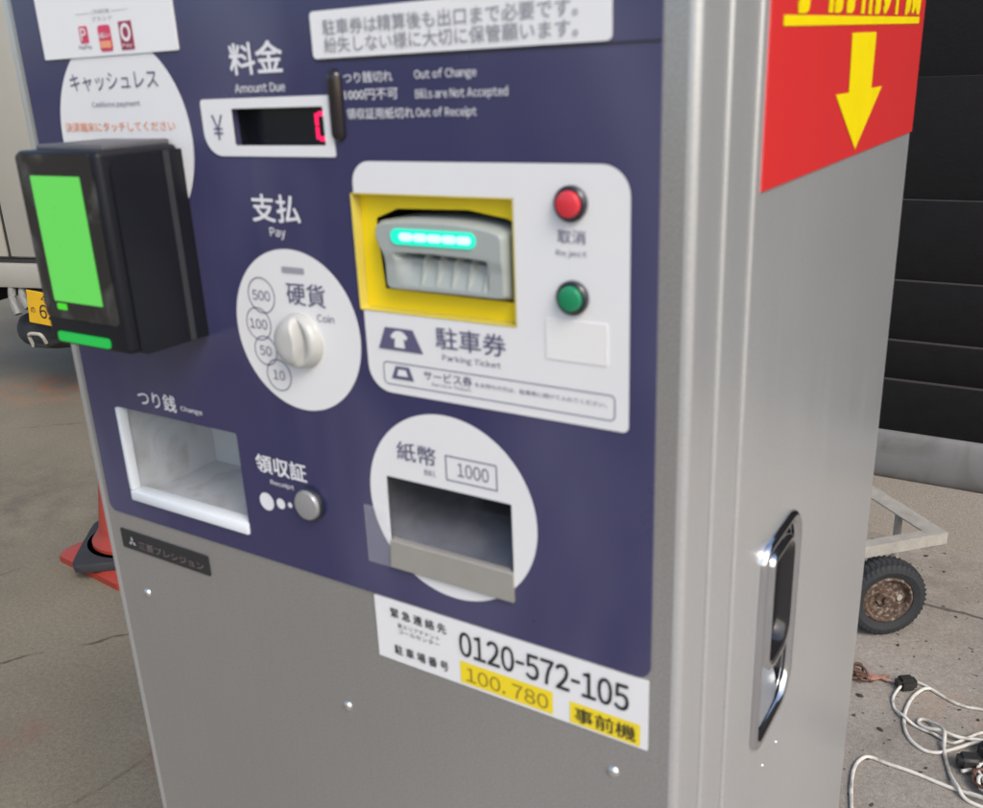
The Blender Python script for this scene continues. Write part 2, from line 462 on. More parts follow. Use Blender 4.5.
def char_mesh(ch):
    c = bpy.data.curves.new("lettering", 'FONT')
    c.body = ch; c.resolution_u = 3
    o = bpy.data.objects.new("lettering", c)
    COL.objects.link(o)
    dg = bpy.context.evaluated_depsgraph_get()
    me = bpy.data.meshes.new_from_object(o.evaluated_get(dg))
    bpy.data.objects.remove(o); bpy.data.curves.remove(c)
    V_ = [(v.co.x, v.co.y) for v in me.vertices]; P_ = [tuple(p.vertices) for p in me.polygons]
    bpy.data.meshes.remove(me)
    return V_, P_

def glyphs(bm, s, x0, x1, z0, z1, f, bold=0.0, gap=0.10):
    """lettering fitted into the rectangle (x0..x1, z0..z1); f maps (u, v) to 3D.
    Latin strings use the full-width forms, set glyph by glyph; heavier strokes are
    the same glyphs laid a hair apart, each copy a hair prouder."""
    latin = all(ord(ch) < 128 for ch in s)
    verts, polys = [], []
    if latin:
        x = 0.0
        for ch in s:
            if ch == ' ': x += 0.26; continue
            V_, P_ = char_mesh(chr(ord(ch) + 0xFEE0))
            mn = min(v[0] for v in V_); mxx = max(v[0] for v in V_)
            if ch == '-':
                V_ = [(mn + (v[0] - mn) * 0.45, v[1]) for v in V_]; mxx = mn + (mxx - mn) * 0.45
            off = len(verts)
            verts += [(v[0] - mn + x, v[1]) for v in V_]
            polys += [tuple(i + off for i in p) for p in P_]
            x += mxx - mn + gap
    else:
        verts, polys = char_mesh(s)
    xs = [v[0] for v in verts]; ys = [v[1] for v in verts]
    a, b, cc, d = min(xs), max(xs), min(ys), max(ys)
    k = max(0, bold) * (z1 - z0)
    sh = [(0, 0)] if k <= 0 else [(-k, -k), (k, -k), (k, k), (-k, k)] + ([(0, 0)] if bold > 0.02 else [])
    o_ = Vector(f(0, 0)); nn = (Vector(f(1, 0)) - o_).cross(Vector(f(0, 1)) - o_).normalized()
    for q, (dx, dz) in enumerate(sh):
        vs = [bm.verts.new(Vector(f(x0 + k + dx + (v[0] - a) / (b - a) * (x1 - x0 - 2 * k), z0 + k + dz + (v[1] - cc) / (d - cc) * (z1 - z0 - 2 * k))) + nn * (q * 0.00004)) for v in verts]
        for p in polys:
            try: bm.faces.new([vs[i] for i in p])
            except ValueError: pass
    return bm

def poly(bm, pts, f):
    bm.faces.new([bm.verts.new(f(a, b)) for a, b in pts]); return bm

def ringband(bm, loop_a, loop_b, f):
    A = [bm.verts.new(f(*p)) for p in loop_a]; B = [bm.verts.new(f(*p)) for p in loop_b]
    for i in range(len(A)):
        j = (i + 1) % len(A)
        bm.faces.new((A[i], A[j], B[j], B[i]))
    return bm

def frame_line(bm, x0, x1, z0, z1, r, t, f):
    return ringband(bm, rrect(x0, x1, z0, z1, r), rrect(x0 + t, x1 - t, z0 + t, z1 - t, max(0.0002, r - t)), f)

# ------------------------------------------------------------------ ground
bm = bmesh.new()
poly(bm, [(-150, -150), (150, -150), (150, 150), (-150, 150)], lambda a, b: (a, b, 0))
g = link("ground", bm, ground_mat("dark brown concrete", (0.185, 0.157, 0.108, 1), (0.148, 0.127, 0.088, 1), (0.222, 0.19, 0.132, 1),  # base ground, darker and browner than the pavement
    cracks=((-1.30, 0.30, -1.13, 1.3, 0.006, 0.75, True), (-2.1, 0.45, -1.65, 1.05, 0.006, 0.75, True), (-2.6, 0.55, -2.25, 1.45, 0.004, 0.5, True), (-4.3, 1.3, -2.9, 2.6, 0.006, 0.45, True)),
    stains=((-4.2, 2.38, 0.45, (0.34, 0.13, 0.05, 1), 0.75), (-1.25, 0.62, 0.09, (0.16, 0.06, 0.035, 1), 0.8), (-1.6, 0.5, 0.10, (0.2, 0.08, 0.05, 1), 0.6), (-3.0, 1.2, 0.7, (0.06, 0.055, 0.045, 1), 0.5)), grain=330), smooth=0)
g["kind"] = "structure"
bm = bmesh.new()
poly(bm, [(-0.62, -140.0), (140, -140.0), (140, 2.553), (-0.62, 2.553)], lambda a, b: (a, b, 0.004))
g = link("pavement", bm, ground_mat("pale concrete", (0.295, 0.264, 0.225, 1), (0.235, 0.208, 0.175, 1), (0.35, 0.318, 0.275, 1),
    cracks=((-0.3, 2.152, 3.0, 2.175, 0.007, 0.8, False),),
    stains=((0.365, 1.68, 0.11, (0.36, 0.20, 0.08, 1), 0.55), (0.27, 1.5, 0.16, (0.13, 0.11, 0.10, 1), 0.5), (0.1, 2.4, 0.5, (0.15, 0.13, 0.11, 1), 0.6), (0.12, 1.7, 0.10, (0.10, 0.07, 0.06, 1), 0.6)), specks=0.70, grain=420), smooth=0)
g["kind"] = "structure"

def painted_top_light(m, col):
    t = m.node_tree; b = t.nodes["Principled BSDF"]
    src = b.inputs["Base Color"].links[0].from_socket
    g_ = t.nodes.new("ShaderNodeNewGeometry"); sp_ = t.nodes.new("ShaderNodeSeparateXYZ")
    t.links.new(g_.outputs["True Normal"], sp_.inputs[0])
    mr = t.nodes.new("ShaderNodeMapRange"); mr.inputs[1].default_value = 0.5; mr.inputs[2].default_value = 0.8
    t.links.new(sp_.outputs[2], mr.inputs[0])
    x = t.nodes.new("ShaderNodeMix"); x.data_type = 'RGBA'
    t.links.new(mr.outputs[0], x.inputs[0]); t.links.new(src, x.inputs[6]); x.inputs[7].default_value = col
    t.links.new(x.outputs[2], b.inputs["Base Color"])
painted_top_light(MT['wall_black'], (0.055, 0.05, 0.047, 1))  # upward faces coloured lighter, painting in the light the ledges catch
# ------------------------------------------------------------------ slatted wall behind on the right
WY = 2.56
wall = thing("slatted_wall", "black wall of wide horizontal boards above a grey sill and low concrete footing", "wall", (1.5, WY, 0))
def wl(name, prof, m, x0=-1.0, x1=4.5):
    b_ = bmesh.new()
    A = [b_.verts.new((x0, y, z)) for y, z in prof]; B = [b_.verts.new((x1, y, z)) for y, z in prof]
    for i in range(len(A)):
        j = (i + 1) % len(A)
        b_.faces.new((A[i], A[j], B[j], B[i]))
    b_.faces.new(A); b_.faces.new(B)
    return link(name, b_, m, wall, (1.5, WY, 0), smooth=40)
laps = [0.374, 0.550, 0.678, 0.867, 1.110, 1.454, 1.86, 2.30, 2.75]
for a, b in zip(laps, laps[1:]):
    wl("board", [(WY + 0.10, a), (WY + 0.004, a), (WY - 0.020, b - 0.005), (WY - 0.018, b - 0.001), (WY + 0.10, b)], 'wall_black')
sp = [(WY + 0.10, 0.21)] + [(WY + 0.005 - 0.024 * math.cos(R(-90 + 180 * i / 16)) ** 0.8, 0.292 + 0.082 * math.sin(R(-90 + 180 * i / 16))) for i in range(17)] + [(WY + 0.10, 0.374)]
wl("sill", sp, 'sill')
MT['footing'] = ground_mat("footing concrete", (0.36, 0.315, 0.26, 1), (0.32, 0.28, 0.23, 1), (0.40, 0.355, 0.30, 1), grain=700)
wl("footing", [(WY + 0.10, 0), (WY - 0.006, 0), (WY - 0.006, 0.21), (WY + 0.10, 0.21)], 'footing')

# ------------------------------------------------------------------ the payment machine
ROOT = (0.0, 0.31, 0.0)
mach = thing("parking_payment_machine", "grey metal parking payment machine with purple front panel, card reader and red side sign", "payment machine", ROOT)
def V(x, y, z): return (x + OX, y, z + OZ)
def mp(name, bm, m, parent=None, smooth=35): return link(name, bm, m, parent or mach, ROOT, smooth)
def F(y): return lambda a, b: V(a, y, b)

XL, XR = -0.737, -0.1647
HDY, HDZ = -0.017, 0.010              # handle offset on the side panel
ZT, ZB = 0.27, -1.5
# cabinet shell: profile in plan, extruded upwards
def arc(cx, cy, r, a0, a1, n=6): return [(cx + r * math.cos(R(a0 + (a1 - a0) * i / n)), cy + r * math.sin(R(a0 + (a1 - a0) * i / n))) for i in range(n + 1)]
prof = []
prof += [(XL + 0.012, 0.0)] + arc(XL + 0.005, 0.005, 0.005, 270, 180, 4) + [(XL, 0.62)]
prof = prof[::-1]                                    # back-left, up to the front-left
prof = [(XL, 0.62)] + arc(XL + 0.005, 0.005, 0.005, 180, 270, 5) + [(XL + 0.010, 0.0)]
left_prof = prof
x1_, x2_, x3_ = XR - 0.0035, XR - 0.0015, XR + 0.0005
right_prof = [(XR - 0.0095, 0.0)] + arc(x1_ - 0.005, 0.005, 0.005, 270, 360, 6) + [(x1_, 0.0395), (x1_ - 0.003, 0.040), (x1_ - 0.003, 0.0415), (x1_, 0.0415)] + \
    arc(x2_ - 0.003, 0.045, 0.003, 280, 360, 5) + [(x2_, 0.0845), (x2_ - 0.003, 0.085), (x2_ - 0.003, 0.0868), (x2_, 0.0868)] + arc(x3_ - 0.003, 0.090, 0.003, 280, 360, 5) + [(x3_, 0.615)] + arc(x3_ - 0.005, 0.615, 0.005, 0, 90, 4)
bm = bmesh.new()
def extr(bm, pr, z0, z1, skip=-1):
    A = [bm.verts.new(V(x, y, z0)) for x, y in pr]; B = [bm.verts.new(V(x, y, z1)) for x, y in pr]
    for i in range(len(pr) - 1):
        if i != skip: bm.faces.new((A[i], A[i + 1], B[i + 1], B[i]))
    return A, B
full = right_prof + [(XL, 0.62)] + left_prof[1:]
iside = full.index((x3_, 0.615)) - 1
A, B = extr(bm, full, ZB + 0.06, ZT, iside)
bm.faces.new(B)                                      # top
handle_hole = rrect(0.171 + HDY, 0.266 + HDY, -0.5285 + HDZ, -0.3505 + HDZ, rs=(0.028, 0.013, 0.013, 0.028), n=8)
plate(bm, [(full[iside][1], ZB + 0.06), (0.615, ZB + 0.06), (0.615, ZT), (full[iside][1], ZT)], [handle_hole], 0.0, None, lambda a, y, b: V(x3_ + y, a, b))
bmesh.ops.remove_doubles(bm, verts=bm.verts, dist=0.00002)
mp("cabinet", bm, 'metal')
bm = bmesh.new()
extr(bm, [(XL + 0.02, 0.02), (XR - 0.02, 0.02), (XR - 0.02, 0.6), (XL + 0.02, 0.6), (XL + 0.02, 0.02)], ZB, ZB + 0.062)
mp("plinth", bm, 'black')

# front door sheet with one big opening under the purple panel
PX0, PX1, PZ0, PZ1 = -0.7205, -0.1875, -0.3605, 0.20
bm = bmesh.new()
plate(bm, [(XL + 0.010, ZB + 0.06), (XR - 0.0095, ZB + 0.06), (XR - 0.0095, ZT), (XL + 0.010, ZT)], [[(PX0 + 0.006, PZ0 + 0.006), (PX1 - 0.006, PZ0 + 0.006), (PX1 - 0.006, PZ1 - 0.006), (PX0 + 0.006, PZ1 - 0.006)]], 0.0, 0.002, V)
mp("front_door", bm, 'front_metal', smooth=0)

# purple panel with openings
op_tick = rrect(-0.3965, -0.2760, -0.1410, -0.0650, 0.0015, 3)
op_chg = rrect(-0.6830, -0.5360, -0.3420, -0.2540, 0.002, 3)
op_bill = rrect(-0.3870, -0.2850, -0.3300, -0.2600, 0.001, 2)
op_amt = rrect(-0.4950, -0.4130, -0.0362, -0.0123, 0.001, 2)
bm = bmesh.new()
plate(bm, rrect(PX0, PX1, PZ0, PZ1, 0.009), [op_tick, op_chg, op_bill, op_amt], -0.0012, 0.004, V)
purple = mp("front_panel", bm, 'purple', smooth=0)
bm = bmesh.new()
L = F(-0.0018)
glyphs(bm, "料金", -0.4905, -0.4425, 0.0085, 0.0285, L, 0.018)
glyphs(bm, "Amount Due", -0.4885, -0.4430, -0.0025, 0.0030, L, 0.008)
glyphs(bm, "つり銭切れ", -0.3940, -0.3560, 0.0005, 0.0068, L, 0.004)
glyphs(bm, "1000円不可", -0.3940, -0.3530, -0.0094, -0.0032, L, 0.004)
glyphs(bm, "領収証用紙切れ", -0.3935, -0.3420, -0.0205, -0.0140, L, 0.004)
glyphs(bm, "Out of Change", -0.3400, -0.2970, 0.0000, 0.0065, L, 0.006)
glyphs(bm, "Bills are Not Accepted", -0.3400, -0.2770, -0.0108, -0.0042, L, 0.006)
glyphs(bm, "Out of Receipt", -0.3405, -0.2980, -0.0210, -0.0145, L, 0.006)
glyphs(bm, "支払", -0.4870, -0.4420, -0.0870, -0.0680, L, 0.018)
glyphs(bm, "Pay", -0.4720, -0.4575, -0.0985, -0.0905, L, 0.008)
glyphs(bm, "つり銭", -0.6500, -0.6025, -0.2475, -0.2330, L, 0.012)
glyphs(bm, "Change", -0.5970, -0.5715, -0.2455, -0.2400, L, 0.006)
glyphs(bm, "領収証", -0.5175, -0.4645, -0.2820, -0.2665, L, 0.02)
glyphs(bm, "Receipt", -0.5040, -0.4790, -0.2915, -0.2865, L, 0.008)
poly(bm, circ(-0.5110, -0.3070, 0.0076, 32), L)
poly(bm, circ(-0.4957, -0.3056, 0.0045, 24), L)
poly(bm, circ(-0.4857, -0.3046, 0.0023, 16), L)
mp("lettering", bm, 'ink_white', purple, 0)
bm = bmesh.new()
poly(bm, [(-0.4135, 0.0138), (PX1, 0.0138), (PX1, 0.0147), (-0.4135, 0.0147)], L)
mp("seam", bm, 'ink_black', purple, 0)

# round white backing plates
def disc(name, cx, cz, r, y=-0.0016, holes=()):
    bm = bmesh.new()
    plate(bm, circ(cx, cz, r, 96), holes, y, 0.0, V)
    return mp(name, bm, 'white', smooth=0)
cashless = disc("cashless_plate", -0.612, -0.032, 0.0742)
coin = disc("coin_plate", -0.4583, -0.1634, 0.0585)
bm = bmesh.new()
# bill disc stops at the slot and lip
plate(bm, circ(-0.3345, -0.2749, 0.0682, 96), [rrect(-0.3872, -0.2848, -0.3302, -0.2598, 0.001, 2)], -0.0016, 0.0, V)
bill = mp("bill_plate", bm, 'white', smooth=0)

L = F(-0.0021)
bm = bmesh.new()
glyphs(bm, "キャッシュレス", -0.6640, -0.5640, 0.0030, 0.0155, L, 0.0)
glyphs(bm, "Cashless payment", -0.6420, -0.5865, -0.0095, -0.0045, L)
mp("lettering", bm, 'ink_navy', cashless, 0)
bm = bmesh.new()
glyphs(bm, "決済端末にタッチしてください", -0.6795, -0.5525, -0.0260, -0.0190, L, 0.005)
mp("orange_lettering", bm, 'ink_orange', cashless, 0)

bm = bmesh.new()
glyphs(bm, "硬貨", -0.4628, -0.4270, -0.1435, -0.1275, L, 0.004)
glyphs(bm, "Coin", -0.4365, -0.4210, -0.1535, -0.1480, L)
for (cx, cz, r, s) in ((-0.4880, -0.1395, 0.0132, "500"), (-0.4943, -0.1610, 0.0124, "100"), (-0.4905, -0.1808, 0.0112, "50"), (-0.4800, -0.1982, 0.0121, "10")):
    ringband(bm, circ(cx, cz, r, 48), circ(cx, cz, r - 0.0007, 48), L)
    wv = 0.0038 * len(s) * 0.78
    glyphs(bm, s, cx - wv, cx + wv * 0.95, cz - 0.0038, cz + 0.0036, L, -0.002)
mp("lettering", bm, 'ink_navy', coin, 0)
bm = bmesh.new()
poly(bm, rrect(-0.4650, -0.4440, -0.1212, -0.1170, 0.001, 3), L)
mp("coin_slit", bm, 'ink_grey', coin, 0)

bm = bmesh.new()
glyphs(bm, "紙幣", -0.3755, -0.3425, -0.2450, -0.2310, L, 0.004)
glyphs(bm, "Bill", -0.3530, -0.3435, -0.2523, -0.2480, L)
glyphs(bm, "1000", -0.3255, -0.3010, -0.2480, -0.2382, L)
frame_line(bm, -0.3350, -0.2945, -0.2525, -0.2342, 0.0005, 0.0008, L)
mp("lettering", bm, 'ink_navy', bill, 0)

# notice sticker above the status lines
bm = bmesh.new()
plate(bm, rrect(-0.4160, -0.2145, 0.0155, 0.0425, 0.0028), [], -0.0024, -0.0012, V)
notice = mp("notice_sticker", bm, 'paper', smooth=0)
bm = bmesh.new(); L = F(-0.0028)
glyphs(bm, "駐車券は精算後も出口まで必要です。", -0.4060, -0.2330, 0.0285, 0.0375, L, 0.004)
glyphs(bm, "紛失しない様に大切に保管願います。", -0.4060, -0.2330, 0.0185, 0.0275, L, 0.004)
mp("lettering", bm, 'ink_grey', notice, 0)

# payment brands sticker
bm = bmesh.new()
plate(bm, rrect(-0.6885, -0.5380, 0.0268, 0.150, 0.0008, 2), [], -0.0026, -0.0012, V)
pay = mp("payment_sticker", bm, 'paper', smooth=0)
L = F(-0.0030); L2 = F(-0.0034)
bm = bmesh.new()
poly(bm, [(-0.6420, 0.0556), (-0.6255, 0.0556), (-0.6255, 0.0559), (-0.6420, 0.0559)], L)
poly(bm, [(-0.6010, 0.0556), (-0.5830, 0.0556), (-0.5830, 0.0559), (-0.6010, 0.0559)], L)
glyphs(bm, "ご利用可能", -0.6235, -0.6030, 0.0548, 0.0578, L)
glyphs(bm, "ブランド", -0.6245, -0.6010, 0.0500, 0.0532, L)
glyphs(bm, "PayPay", -0.6440, -0.6290, 0.0318, 0.0350, L, 0.01)
mp("lettering", bm, 'ink_grey', pay, 0)
bm = bmesh.new()
poly(bm, rrect(-0.6412, -0.6312, 0.0362, 0.0478, 0.0015), L)
poly(bm, rrect(-0.6195, -0.6052, 0.0296, 0.0472, 0.0024), L)
mp("red_mark", bm, 'crimson', pay, 0)
bm = bmesh.new()
poly(bm, rrect(-0.5958, -0.5815, 0.0296, 0.0484, 0.0006, 2), L)
mp("dark_red_mark", bm, 'darkred', pay, 0)
bm = bmesh.new()
glyphs(bm, "P", -0.6392, -0.6328, 0.0378, 0.0464, L2, 0.02)
glyphs(bm, "d払い", -0.6186, -0.6062, 0.0384, 0.0424, L2, 0.015)
ringband(bm, circ(-0.5886, 0.0410, 0.0054, 32, 0.0060), circ(-0.5886, 0.0410, 0.0030, 32, 0.0036), L2)
glyphs(bm, "Pay", -0.5940, -0.5833, 0.0306, 0.0336, L2, 0.01)
mp("mark_lettering", bm, 'paper', pay, 0)
bm = bmesh.new()
poly(bm, rrect(-0.6185, -0.6062, 0.0318, 0.0366, 0.0006, 2), L2)
mp("orange_band", bm, 'ink_orange', pay, 0)

# amount due display
bm = bmesh.new()
plate(bm, rrect(-0.5240, -0.4060, -0.0432, -0.0058, rs=(0.001, 0.003, 0.016, 0.001), n=8), [op_amt], -0.0020, 0.0, V)
amt = mp("amount_display", bm, 'white', smooth=0)
bm = bmesh.new()
# dark recess: floor and walls
def recess(bm, x0, x1, z0, z1, y0, y1):
    P = [(x0, z0), (x1, z0), (x1, z1), (x0, z1)]
    A = [bm.verts.new(V(x, y0, z)) for x, z in P]; B = [bm.verts.new(V(x, y1, z)) for x, z in P]
    for i in range(4): bm.faces.new((A[i], A[(i + 1) % 4], B[(i + 1) % 4], B[i]))
    bm.faces.new(B)
recess(bm, -0.4955, -0.4125, -0.0366, -0.0119, 0.0041, 0.013)
mp("display_screen", bm, 'display_dark', amt, 0)
bm = bmesh.new(); L = F(0.0125)
def seg7(bm, x0, x1, z0, z1, t, L):
    zm = (z0 + z1) / 2; g = 0.0004
    for (a, b, c, d) in ((x0 + t, x1 - t, z1 - t, z1), (x0 + t, x1 - t, z0, z0 + t), (x0, x0 + t, zm + g, z1 - t * .4), (x0, x0 + t, z0 + t * .4, zm - g), (x1 - t, x1, zm + g, z1 - t * .4), (x1 - t, x1, z0 + t * .4, zm - g)):
        poly(bm, [(a, c), (b, c), (b, d), (a, d)], L)
seg7(bm, -0.4335, -0.4195, -0.0345, -0.0158, 0.0030, L)
mp("lit_digit", bm, 'digit', amt, 0)
bm = bmesh.new(); glyphs(bm, "￥", -0.5145, -0.5035, -0.0325, -0.0160, F(-0.0024))
mp("lettering", bm, 'ink_navy', amt, 0)
# pill shaped status lamp window
bm = bmesh.new()
def pill(bm, x0, x1, z0, z1, y0, dome, n=10):
    r = (x1 - x0) / 2
    prev = None
    lo = rrect(x0, x1, z0, z1, r - 1e-5, 8)
    cx, cz = (x0 + x1) / 2, (z0 + z1) / 2
    loops = []
    for k in range(n + 1):
        a = math.pi / 2 * k / n
        s = r * (1 - math.cos(a)); h = dome * math.sin(a)
        if k == n: s = r * 0.97
        q = rrect(x0 + s, x1 - s, z0 + s, z1 - s, max(1e-5, r - s - 1e-5), 8)
        loops.append([bm.verts.new(V(x, y0 - h, z)) for x, z in q])
    for A, B in zip(loops, loops[1:]):
        for i in range(len(A)):
            j = (i + 1) % len(A); bm.faces.new((A[i], A[j], B[j], B[i]))
    bm.faces.new(loops[-1])
pill(bm, -0.4072, -0.3962, -0.0340, 0.0095, -0.001, 0.0045)
mp("status_window", bm, pmat("smoked red lens", (0.012, 0.008, 0.010), 0.15, coat=0.4))

# ------------------------------------------------------------------ coin knob
bm = bmesh.new()
kc = (-0.4535, -0.1690); KR = 0.0196; NA, NR = 96, 40
def kh(u, v):
    r = math.hypot(u, v)
    h = 0.0150 * max(0.0, 1 - r ** 4) ** 0.45
    # crescent valley right of the lobe, steep on its left side
    s = (u - (0.03 + 0.30 * (1 - v * v)))
    if s > -0.06:
        a = min(1, max(0, (s + 0.06) / 0.11)); b = math.exp(-max(0, s) / 0.40)
        h *= 1 - 0.86 * (a * a * (3 - 2 * a)) * b * max(0, 1 - abs(v) ** 3 * 0.9)
    return h
grid = []
for i in range(NR + 1):
    rr = (i / NR) ** 0.75
    row = []
    for k in range(NA):
        t = 2 * math.pi * k / NA
        u, v = rr * math.cos(t), rr * math.sin(t)
        row.append(bm.verts.new(V(kc[0] + KR * u, -0.0016 - kh(u, v), kc[1] + KR * v)))
    grid.append(row)
for a, b in zip(grid[1:], grid[2:]):
    for k in range(NA): bm.faces.new((a[k], a[(k + 1) % NA], b[(k + 1) % NA], b[k]))
bm.faces.new(grid[1])
knob = mp("coin_knob", bm, 'knob', smooth=80)
bm = bmesh.new()
lathe(bm, [(KR + 0.0005, 0), (KR + 0.0005, -0.0015), (KR - 0.0002, -0.0022)], V(kc[0], -0.0016, kc[1]), 'y')
mp("knob_base", bm, 'knob', knob, 50)

# ------------------------------------------------------------------ parking ticket panel
bm = bmesh.new()
# rounded panel, cut by the ticket opening that reaches its left edge
tp = [(-0.3965 + 0.0022, -0.0635)] + rrect(-0.3935, -0.2035, -0.1970, -0.0455, 0.016, 8)[9:18][::-1][0:0]
out = rrect(-0.3940, -0.2033, -0.1965, -0.0455, rs=(0.017, 0.014, 0.018, 0.004), n=8)
plate(bm, out, [], -0.0018, -0.0012, V) if False else None
o1 = rrect(-0.3940, -0.2033, -0.1965, -0.0455, rs=(0.017, 0.014, 0.018, 0.004), n=8)
top_right = o1[0:9]; top_left = o1[9:18]; bot_left = o1[18:27]; bot_right = o1[27:]
shape = top_right + top_left + [(-0.3940, -0.0650), (-0.2760, -0.0650), (-0.2760, -0.1410), (-0.3940, -0.1410)] + bot_left + bot_right
edges = []
vs = [bm.verts.new(V(x, -0.0018, z)) for x, z in shape]
edges = [bm.edges.new((vs[i], vs[(i + 1) % len(vs)])) for i in range(len(vs))]
bmesh.ops.triangle_fill(bm, use_beauty=True, use_dissolve=False, edges=edges)
ticket = mp("ticket_panel", bm, 'white', smooth=0)
L = F(-0.0023); L2 = F(-0.0027)
bm = bmesh.new()
glyphs(bm, "駐車券", -0.3362, -0.2840, -0.1608, -0.1465, L, 0.006)
glyphs(bm, "Parking Ticket", -0.3320, -0.2880, -0.1695, -0.1642, L)
glyphs(bm, "取消", -0.2475, -0.2298, -0.0890, -0.0812, L)
glyphs(bm, "Reject", -0.2485, -0.2290, -0.0968, -0.0925, L)
glyphs(bm, "サービス券", -0.3478, -0.3100, -0.1835, -0.1768, L, 0.002)
glyphs(bm, "Service Ticket", -0.3420, -0.3110, -0.1868, -0.1845, L)
glyphs(bm, "をお持ちの方は、駐車券に続けて入れてください。", -0.3080, -0.2170, -0.1828, -0.1795, L)
frame_line(bm, -0.3810, -0.2115, -0.1905, -0.1745, 0.0035, 0.0006, L)
mp("lettering", bm, 'ink_navy', ticket, 0)
bm = bmesh.new()
poly(bm, [(-0.3770, -0.1510), (-0.3545, -0.1510), (-0.3470, -0.1662), (-0.3835, -0.1662)], L)
poly(bm, [(-0.3705, -0.1770), (-0.3595, -0.1770), (-0.3560, -0.1860), (-0.3745, -0.1860)], L)
icon = mp("ticket_symbol", bm, 'ink_navy', ticket, 0)
bm = bmesh.new()
poly(bm, [(-0.3725, -0.1565), (-0.3695, -0.1535), (-0.3670, -0.1526), (-0.3640, -0.1526), (-0.3615, -0.1535), (-0.3585, -0.1565), (-0.3600, -0.1585), (-0.3620, -0.1575), (-0.3612, -0.1640), (-0.3698, -0.1640), (-0.3690, -0.1575), (-0.3710, -0.1585)], L2)
poly(bm, [(-0.3680, -0.1790), (-0.3620, -0.1790), (-0.3605, -0.1835), (-0.3695, -0.1835)], L2)
mp("symbol_mark", bm, 'white', ticket, 0)
bm = bmesh.new()
plate(bm, rrect(-0.2562, -0.2165, -0.1575, -0.1330, 0.0006, 2), [], -0.0024, -0.0016, V)
mp("blank_sticker", bm, pmat("cream sticker", (0.75, 0.75, 0.73), 0.4, noise=0.01), ticket, 0)

# yellow recessed ticket inlet
YF = 0.006
bm = bmesh.new()
hole = [(-0.3800, -0.1272), (-0.3835, -0.0880), (-0.3830, -0.0815), (-0.3660, -0.0750), (-0.3120, -0.0740), (-0.2855, -0.0780), (-0.2700, -0.0840), (-0.2700, -0.1282)]
plate(bm, rrect(-0.3975, -0.2660, -0.1450, -0.0620, 0.001, 2), [hole], YF, None, V)
plate(bm, hole, [], 0.045, YF, V) if False else None
inlet = mp("ticket_inlet", bm, 'yellow', smooth=0)
bm = bmesh.new()
A = [bm.verts.new(V(x, YF, z)) for x, z in hole]; B = [bm.verts.new(V(x, 0.05, z)) for x, z in hole]
for i in range(len(hole)): bm.faces.new((A[i], A[(i + 1) % len(hole)], B[(i + 1) % len(hole)], B[i]))
bm.faces.new(B)
mp("inlet_cavity", bm, 'black', inlet, 0)
bm = bmesh.new()
ringband(bm, rrect(-0.3966, -0.2759, -0.1411, -0.0649, 0.0015, 3), rrect(-0.3958, -0.2767, -0.1403, -0.0657, 0.001, 3), F(-0.0022))
A = rrect(-0.3958, -0.2767, -0.1403, -0.0657, 0.001, 3)
a_ = [bm.verts.new(V(x, -0.0022, z)) for x, z in A]; b_ = [bm.verts.new(V(x, YF - 0.0002, z)) for x, z in A]
for i in range(len(A)): bm.faces.new((a_[i], a_[(i + 1) % len(A)], b_[(i + 1) % len(A)], b_[i]))
mp("inlet_rim", bm, pmat("inlet rim yellow", (0.62, 0.52, 0.10), 0.3), inlet, 0)

# ticket mouth as a shaped block (height field facing the viewer)
MX0, MX1, MZ0, MZ1 = -0.3790, -0.2812, -0.1262, -0.0795
NU, NV = 150, 84
YFRONT = -0.0045
def sstep(a, b, t):
    t = min(1, max(0, (t - a) / (b - a))); return t * t * (3 - 2 * t)
def mouth(u, v):
    """u,v in 0..1 -> x, y, z"""
    # outline: arched top, narrower waist below the hood on the left
    top = MZ1 - 0.0045 * abs(2 * u - 0.9) ** 2.6
    z = MZ0 + v * (top - MZ0)
    inset = 0.0050 * (1 - sstep(0.50, 0.80, v))
    x = MX0 + inset + u * (MX1 - MX0 - inset)
    # superellipse edge falloff
    a = abs(2 * u - 1); b = abs(2 * v - 1)
    e = (a ** 22 + b ** 14) ** (1 / 14)
    y = YFRONT + 0.009 * sstep(0.91, 1.05, e)
    y += 0.0015 * (1 - sstep(0.36, 0.60, v))                     # hood overhangs the lower half
    # receding slot below the hood
    ins = sstep(0.10, 0.24, u) * (1 - sstep(0.835, 0.865, u))
    vt = 0.520 - 0.03 * (u - 0.5)
    if v < vt + 0.03:
        tt = min(1, max(0, (v - 0.10) / (vt - 0.10)))
        depth = 0.0085 * tt + 0.012 * sstep(0.80, 0.98, tt)
        depth *= (1 - sstep(vt - 0.005, vt + 0.03, v))
        rib = 0
        for k in range(5):
            c = 0.335 + 0.125 * k + (v - 0.3) * 0.10
            rib = max(rib, math.exp(-((u - c) / 0.010) ** 2))
        y += ins * depth * (1 - 0.85 * rib)
    return V(x, y, z)
bm = bmesh.new()
G = [[bm.verts.new(mouth(i / NU, j / NV)) for i in range(NU + 1)] for j in range(NV + 1)]
for j in range(NV):
    for i in range(NU): bm.faces.new((G[j][i], G[j][i + 1], G[j + 1][i + 1], G[j + 1][i]))
bd = [G[0][i] for i in range(NU + 1)] + [G[j][NU] for j in range(1, NV + 1)] + [G[NV][i] for i in range(NU - 1, -1, -1)] + [G[j][0] for j in range(NV - 1, 0, -1)]
bk = [bm.verts.new((v.co.x, 0.042, v.co.z)) for v in bd]
for i in range(len(bd)): bm.faces.new((bd[i], bd[(i + 1) % len(bd)], bk[(i + 1) % len(bd)], bk[i]))
mth = mp("ticket_mouth", bm, 'grey_plastic', inlet, 55)
bm = bmesh.new()
plate(bm, rrect(-0.3640, -0.3010, -0.0953, -0.0856, 0.0047, 8), [], YFRONT - 0.0010, YFRONT + 0.003, V)
